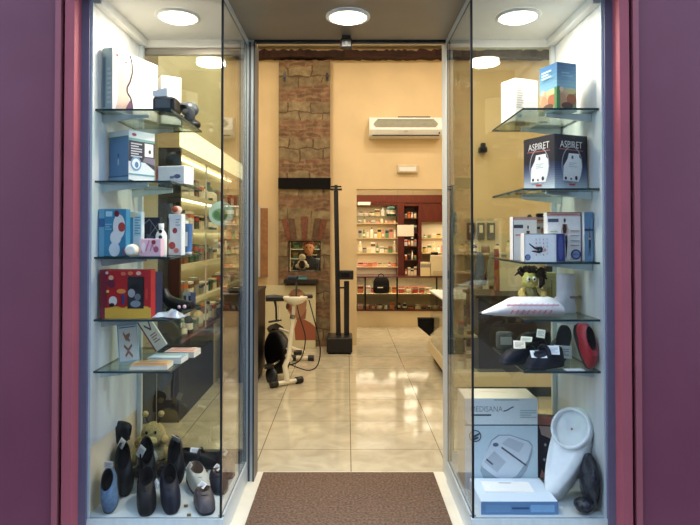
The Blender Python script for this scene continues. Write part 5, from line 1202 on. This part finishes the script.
b = MB(); b.tube([(-.03 + .045 * math.cos(a_), .045 * math.sin(a_), .085) for a_ in [2 * PI * j / 16 for j in range(9)]], .006, ink((120, 100, 104)), 6); b.build('ankle_band', r)
settle(r, RS[3])
# -- lowest shelf: shoes with tags
G2 = 'shoes on the lowest right shelf'
zz = RS[4]
shoe('navy shoe hanging its toe over the glass end of the lowest right shelf', (.885, 3.025, zz), -2.85, M_NAVYLEATHER, .22, .09, .06, ry=-.0, z=zz, tg=[((-.02, -.02, .085), .06, .06, -.9, 2.6, 0)])
shoe('black shoe with a big white tag, third row back, lowest right shelf', (.985, 3.16, zz), -2.85, M_BLACKLEATHER, .23, .09, .07, z=zz, tg=[((.02, .0, .090), .06, .055, -.9, 2.4, 0)])
shoe('navy shoe with two white tags at the front of the lowest right shelf', (.985, 2.915, zz), -2.85, M_NAVYLEATHER, .225, .09, .075, z=zz, strap=True, tg=[((.05, .02, .072), .075, .05, -1.0, 2.75, 0), ((-.02, .04, .092), .06, .045, -.5, 2.7, 0)])
shoe('dark shoe with tan lining and small tag, rearmost on lowest right shelf', (1.04, 3.285, zz), -2.85, M_BLACKLEATHER, .24, .092, .085, M_INSOLE, ry=-.12, z=zz, tg=[((-.01, .05, .10), .045, .05, -.5, 2.5, 0)])
shoe('brown grey shoe behind the upended black shoe, lowest right shelf', (1.145, 3.16, zz), -2.6, M_BROWNLEATHER, .165, .08, .08, M_INSOLE, z=zz)
r = shoe('black shoe upended with its sole to the street and a large tag, lowest right shelf', (1.105, 2.995, zz), 0, M_BLACKLEATHER, .205, .075, .055)
r.rotation_euler = (0, -1.30, -1.95); settle(r, zz)
tag_card(r, (-.035, .0, -.012), .085, .07, 0, 0, 0).rotation_euler = (PI / 2, 0, PI / 2)
r = shoe('red shoe standing upright on its toe against the right wall of the lowest right shelf', (1.17, 2.905, zz), 0, M_REDLEATHER, .225, .078, .055, inner=M_INSOLED)
r.rotation_euler = (0, 1.22, 1.9 + PI); settle(r, zz)
o = thing('price_card', 'white price card lying below the upended shoe on the lowest right shelf', 'card', (1.11, 2.86, zz), .05)
b = MB(); b.box((-.045, -.022, 0), (.045, .022, .002), M_TAG); b.build('card', o)
c = Carton('carton', 'small black carton with pale print hung beyond the glass end of the lowest right shelf', (.862, 2.96, zz), 0, .01, .01, .01, M_BLACK) if False else None
r = thing('grey_camera_case', 'grey checked pouch behind the shoes at the back of the lowest right shelf', 'pouch', (.91, 3.385, zz))
b = MB(); b.box((-.045, -.03, 0), (.05, .03, .10), mat('grey_check_cloth', (74, 76, 68), .9, var=.4, scale=120)); b.build('pouch_body', r, bevel=.015)
b = MB(); b.box((-.03, -.032, .03), (.035, -.0305, .075), ink((150, 150, 136))); b.build('panel', r)
# -- floor
c = Carton('foot_bath_box', 'tall white foot bath carton with a picture of the appliance on the right showcase floor', (.626, 3.115, ZFL), 0, .386, .20, .475, ink((216, 226, 226)))
P = c.front(); P.rect(0, 0, 1, .70, (196, 214, 220)); P.rect(0, .70, 1, 1, (216, 224, 222)); P.poly([(0, .70), (.06, .70), (.0, .78)], (196, 190, 170)); P.stroke([(0, .705), (1, .705)], .007, (64, 92, 98)); P.stroke([(.4, .985), (.75, .985)], .004, (120, 150, 130))
P.text('MEDISANA', .085, .855, .52, .915, (132, 138, 142)); P.stroke([(.53, .86), (.58, .87), (.62, .89), (.67, .91)], .008, (96, 104, 130)); P.bars(.08, .80, .36, .835, 1, (66, 72, 80)); P.bars(.76, .78, .98, .88, 4, (170, 184, 186))
P.ring(.14, .585, .085, .067, .18, (70, 84, 92)); P.poly([(.08, .57), (.14, .60), (.2, .62), (.2, .60), (.14, .57)], (70, 84, 92)); P.poly([(.08, .545), (.14, .57), (.19, .58), (.18, .555), (.12, .535)], (70, 84, 92))
P.poly([(.24, .30), (.21, .20), (.26, .10), (.40, .03), (.56, .02), (.70, .06), (.84, .20), (.92, .38), (.93, .48), (.88, .53), (.62, .60), (.46, .60), (.36, .54)], (150, 164, 174))
P.poly([(.22, .29), (.24, .24), (.42, .13), (.58, .10), (.70, .14), (.86, .32), (.92, .47), (.87, .52), (.62, .59), (.47, .59), (.37, .53)], (206, 214, 220)); P.poly([(.26, .30), (.40, .42), (.56, .30), (.44, .18)], (178, 186, 194)); P.poly([(.50, .50), (.60, .57), (.82, .50), (.74, .40)], (186, 194, 202))
P.stroke([(.50, .46), (.84, .26)], .010, (80, 84, 96)); P.stroke([(.29, .33), (.38, .27)], .010, (80, 84, 96)); P.ell(.42, .49, .04, .022, (86, 110, 134)); P.rect(.05, .02, .17, .05, (90, 100, 110))
P = c.left(); P.rect(0, 0, 1, 1, (206, 198, 172)); P.stroke([(0, .78), (1, .72)], .006, (170, 164, 150))
P = c.top(); P.rect(0, 0, 1, 1, (224, 218, 198)); P.stroke([(.3, .7), (.65, .6)], .012, (196, 140, 110)); c.done()
c = Carton('flat_box', 'flat white case with a blue front edge at the front of the right showcase floor', (.645, 2.828, ZFL), 0, .372, .27, .062, ink((206, 220, 232)))
P = c.front(); P.rect(0, 0, 1, 1, (98, 136, 176)); P.rect(.4, .40, .62, .56, (46, 72, 110)); P.rect(.06, .2, .38, .75, (110, 148, 186)); P.rect(.64, .2, .95, .75, (132, 174, 212)); rr = c.done('front_edge')
o = thing('leaflet', 'white leaflet lying on top of the flat white case', 'leaflet', (.69, 2.93, ZFL + .0626), -.04)
b = MB(); b.box((0, 0, 0), (.245, .125, .002), M_TAG); b.build('paper', o)
b = MB(); P = Printer(b, lambda u, v, e: (u * .245, v * .125, .002 + e)); P.bars(.36, .80, .62, .90, 1, (80, 84, 96)); P.stroke([(.02, .03), (.9, .03)], .006, (150, 150, 150)); b.build('printed_lines', o)
# white plastic wrapped raised seat leaning at the wall
r = thing('toilet_seat_raiser', 'white oval toilet seat raiser in clear wrap leaning against the right wall of the showcase', 'bath aid', (1.025, 2.955, ZFL))
r.scale = (1.04, 1.04, 1.06)
q0, q1 = at(560, 506, 2.90), at(596, 420, 3.05)
ax = Vector((.215, .10, .42)).normalized(); nrm = Vector((-.86, -.74, .26)); nrm = (nrm - ax * nrm.dot(ax)).normalized(); sd = ax.cross(nrm).normalized()
org = Vector((.0, .0, .0))
def loc3(u, w, n_): return tuple(org + ax * u + sd * w + nrm * n_)
def outline(k, n=40):
    P = []
    for j in range(n):
        t = 2 * PI * j / n; s_ = math.sin(t); c_ = math.cos(t)
        u = .225 + .225 * c_ * k; w = (.088 + .030 * c_) * math.copysign(abs(s_) ** .85, s_) * k
        P.append((u, w))
    return P
b = MB(); rings = [[loc3(u, w, n_) for u, w in outline(k)] for k, n_ in ((.90, -.05), (1.0, -.04), (1.0, .02), (.95, .035), (.6, .042))]
b.loft(rings, mat('white_moulded_plastic', (226, 230, 230), .3, var=.05, scale=30, bump=.1)); b.build('shell', r)
def rim(c_u, r_u, r_w, h0, h1, th):
    n = 36; ro = [(c_u + r_u * math.cos(2 * PI * j / n), r_w * math.sin(2 * PI * j / n)) for j in range(n)]; ri = [(c_u + (u - c_u) * th, w * th) for u, w in ro]
    return [[loc3(u, w, h0) for u, w in ro], [loc3(u, w, h1) for u, w in ro], [loc3(c_u + (u - c_u) * (1 + th) / 2, w * (1 + th) / 2, h1 + .006) for u, w in ro], [loc3(u, w, h1) for u, w in ri], [loc3(u, w, h0) for u, w in ri]]
b = MB(); b.loft(rim(.335, .100, .100, .03, .066, .84), mat('white_moulded_plastic', (226, 230, 230), .3), caps=False); b.build('rim', r)
b = MB(); b.poly([loc3(.335 + .085 * math.cos(2 * PI * j / 30), .085 * math.sin(2 * PI * j / 30), .046) for j in range(30)], mat('grey_white_disc', (206, 212, 210), .5, var=.1)); b.build('centre_disc', r)
b = MB(); b.ball(loc3(.335, 0, .047), .006, ink((196, 120, 80)), 8, 6); b.build('centre_dot', r)
settle(r, ZFL)
c = Carton('carton', 'dark navy and pink carton leaning behind the flat white case beside the seat raiser', (1.035, 3.24, ZFL), -14, .13, .07, .33, ink((44, 38, 60)), tilt=(-6, 0))
P = c.front(); P.rect(0, 0, .12, 1, (196, 130, 120)); P.rect(0, .86, 1, 1, (196, 120, 108)); P.poly([(.2, .84), (.8, .84), (.7, .64), (.3, .70)], (226, 190, 184)); P.poly([(.2, 0), (.5, 0), (.3, .14)], (206, 150, 140))
for u, v in ((.45, .54), (.6, .44), (.4, .30)): P.poly([(u, v - .03), (u + .06, v), (u, v + .03), (u - .06, v)], (206, 206, 214))
rr = c.done(); settle(rr, ZFL)
r = thing('black_bag', 'crumpled black plastic bag on the showcase floor under the seat raiser at the right wall', 'bag', (1.193, 2.86, ZFL))
r.scale = (.85, 1, 1)
b = MB(); b.ball((0, .03, .13), (.045, .085, .13), mat('black_film', (22, 26, 40), .22, var=.4, scale=30, bump=.8), 28, 20, wob=.10, seed=5)
b.ball((-.06, -.02, .035), (.05, .045, .035), mat('black_film', (22, 26, 40), .22), 24, 14, wob=.12, seed=8); b.build('film', r); settle(r, ZFL)
# ================================================================ LIGHT, SKY, CAMERA
def area(name, loc, sx, sy, power, col, rot=(0, 0, 0)):
    l = bpy.data.lights.new(name, 'AREA'); l.shape = 'RECTANGLE'; l.size = sx; l.size_y = sy; l.energy = power; l.color = col
    o = bpy.data.objects.new(name, l); COL.objects.link(o); o.location = loc; o.rotation_euler = rot; return o
WARM = (1, .89, .72)
for x in (-.75, .75, 2.25):
    for y in (4.6, 6.3): area('shop_ceiling_panel_light', (x, y, 4.02), .3, .3, SHOP, WARM)
area('backroom_ceiling_light', (.7, 8.55, 2.66), 1.6, .3, BACK, (1, .82, .56))
for z in [zc0 - .04] + [q - .02 for q in LZ[:4]]: area('cabinet_shelf_light', (.36, YB + .14, z - .004), .85, .20, 1.7, (1, .88, .66))
for z in (BZ(222) - .01, RZ[1] - .02): area('cabinet_shelf_light', (1.65, YB + .14, z - .004), .85, .20, 3, (1, .90, .70))
for z in CZ[1:]: area('column_shelf_light', (1.02, YB + .03, z - .02), .2, .02, .4, (1, .88, .66), (-.35, 0, 0))
area('cornice_light', (.8, YB + .15, zc1 + .012), 1.6, .06, 7, (1, .88, .62), (PI, 0, 0))
area('cabinet_counter_light', (.8, YB - .03, zt - .006), 1.4, .03, 4, (1, .86, .62))
area('rack_light', (-.75, 9.0, 2.5), .6, .3, 10, (1, .9, .75))
w = bpy.data.worlds.new('sky'); scene.world = w; w.use_nodes = True; nt = w.node_tree; bg = nt.nodes['Background']
bg.inputs[0].default_value = (.54, .72, .97, 1); bg.inputs[1].default_value = SKY
cam = bpy.data.cameras.new('camera'); co = bpy.data.objects.new('camera', cam); COL.objects.link(co)
co.location = (0, 0, CAMZ); co.rotation_euler = (PI / 2 + PITCH, 0, 0)
cam.sensor_width = 36; cam.lens = F / 700 * 36; cam.shift_x = (350 - PX) / 700; cam.shift_y = -(262.5 - PY0) / 700
cam.clip_start = .05; cam.clip_end = 60
scene.camera = co
vs = scene.view_settings; scene.display_settings.display_device = 'sRGB'
vs.view_transform = 'Standard'; vs.look = 'None'; vs.gamma = 1; vs.use_curve_mapping = False; vs.exposure = EXPOSURE
cy = scene.cycles; cy.max_bounces = 10; cy.transparent_max_bounces = 24; cy.glossy_bounces = 6; cy.diffuse_bounces = 4; cy.caustics_reflective = False; cy.caustics_refractive = False; cy.sample_clamp_indirect = 6
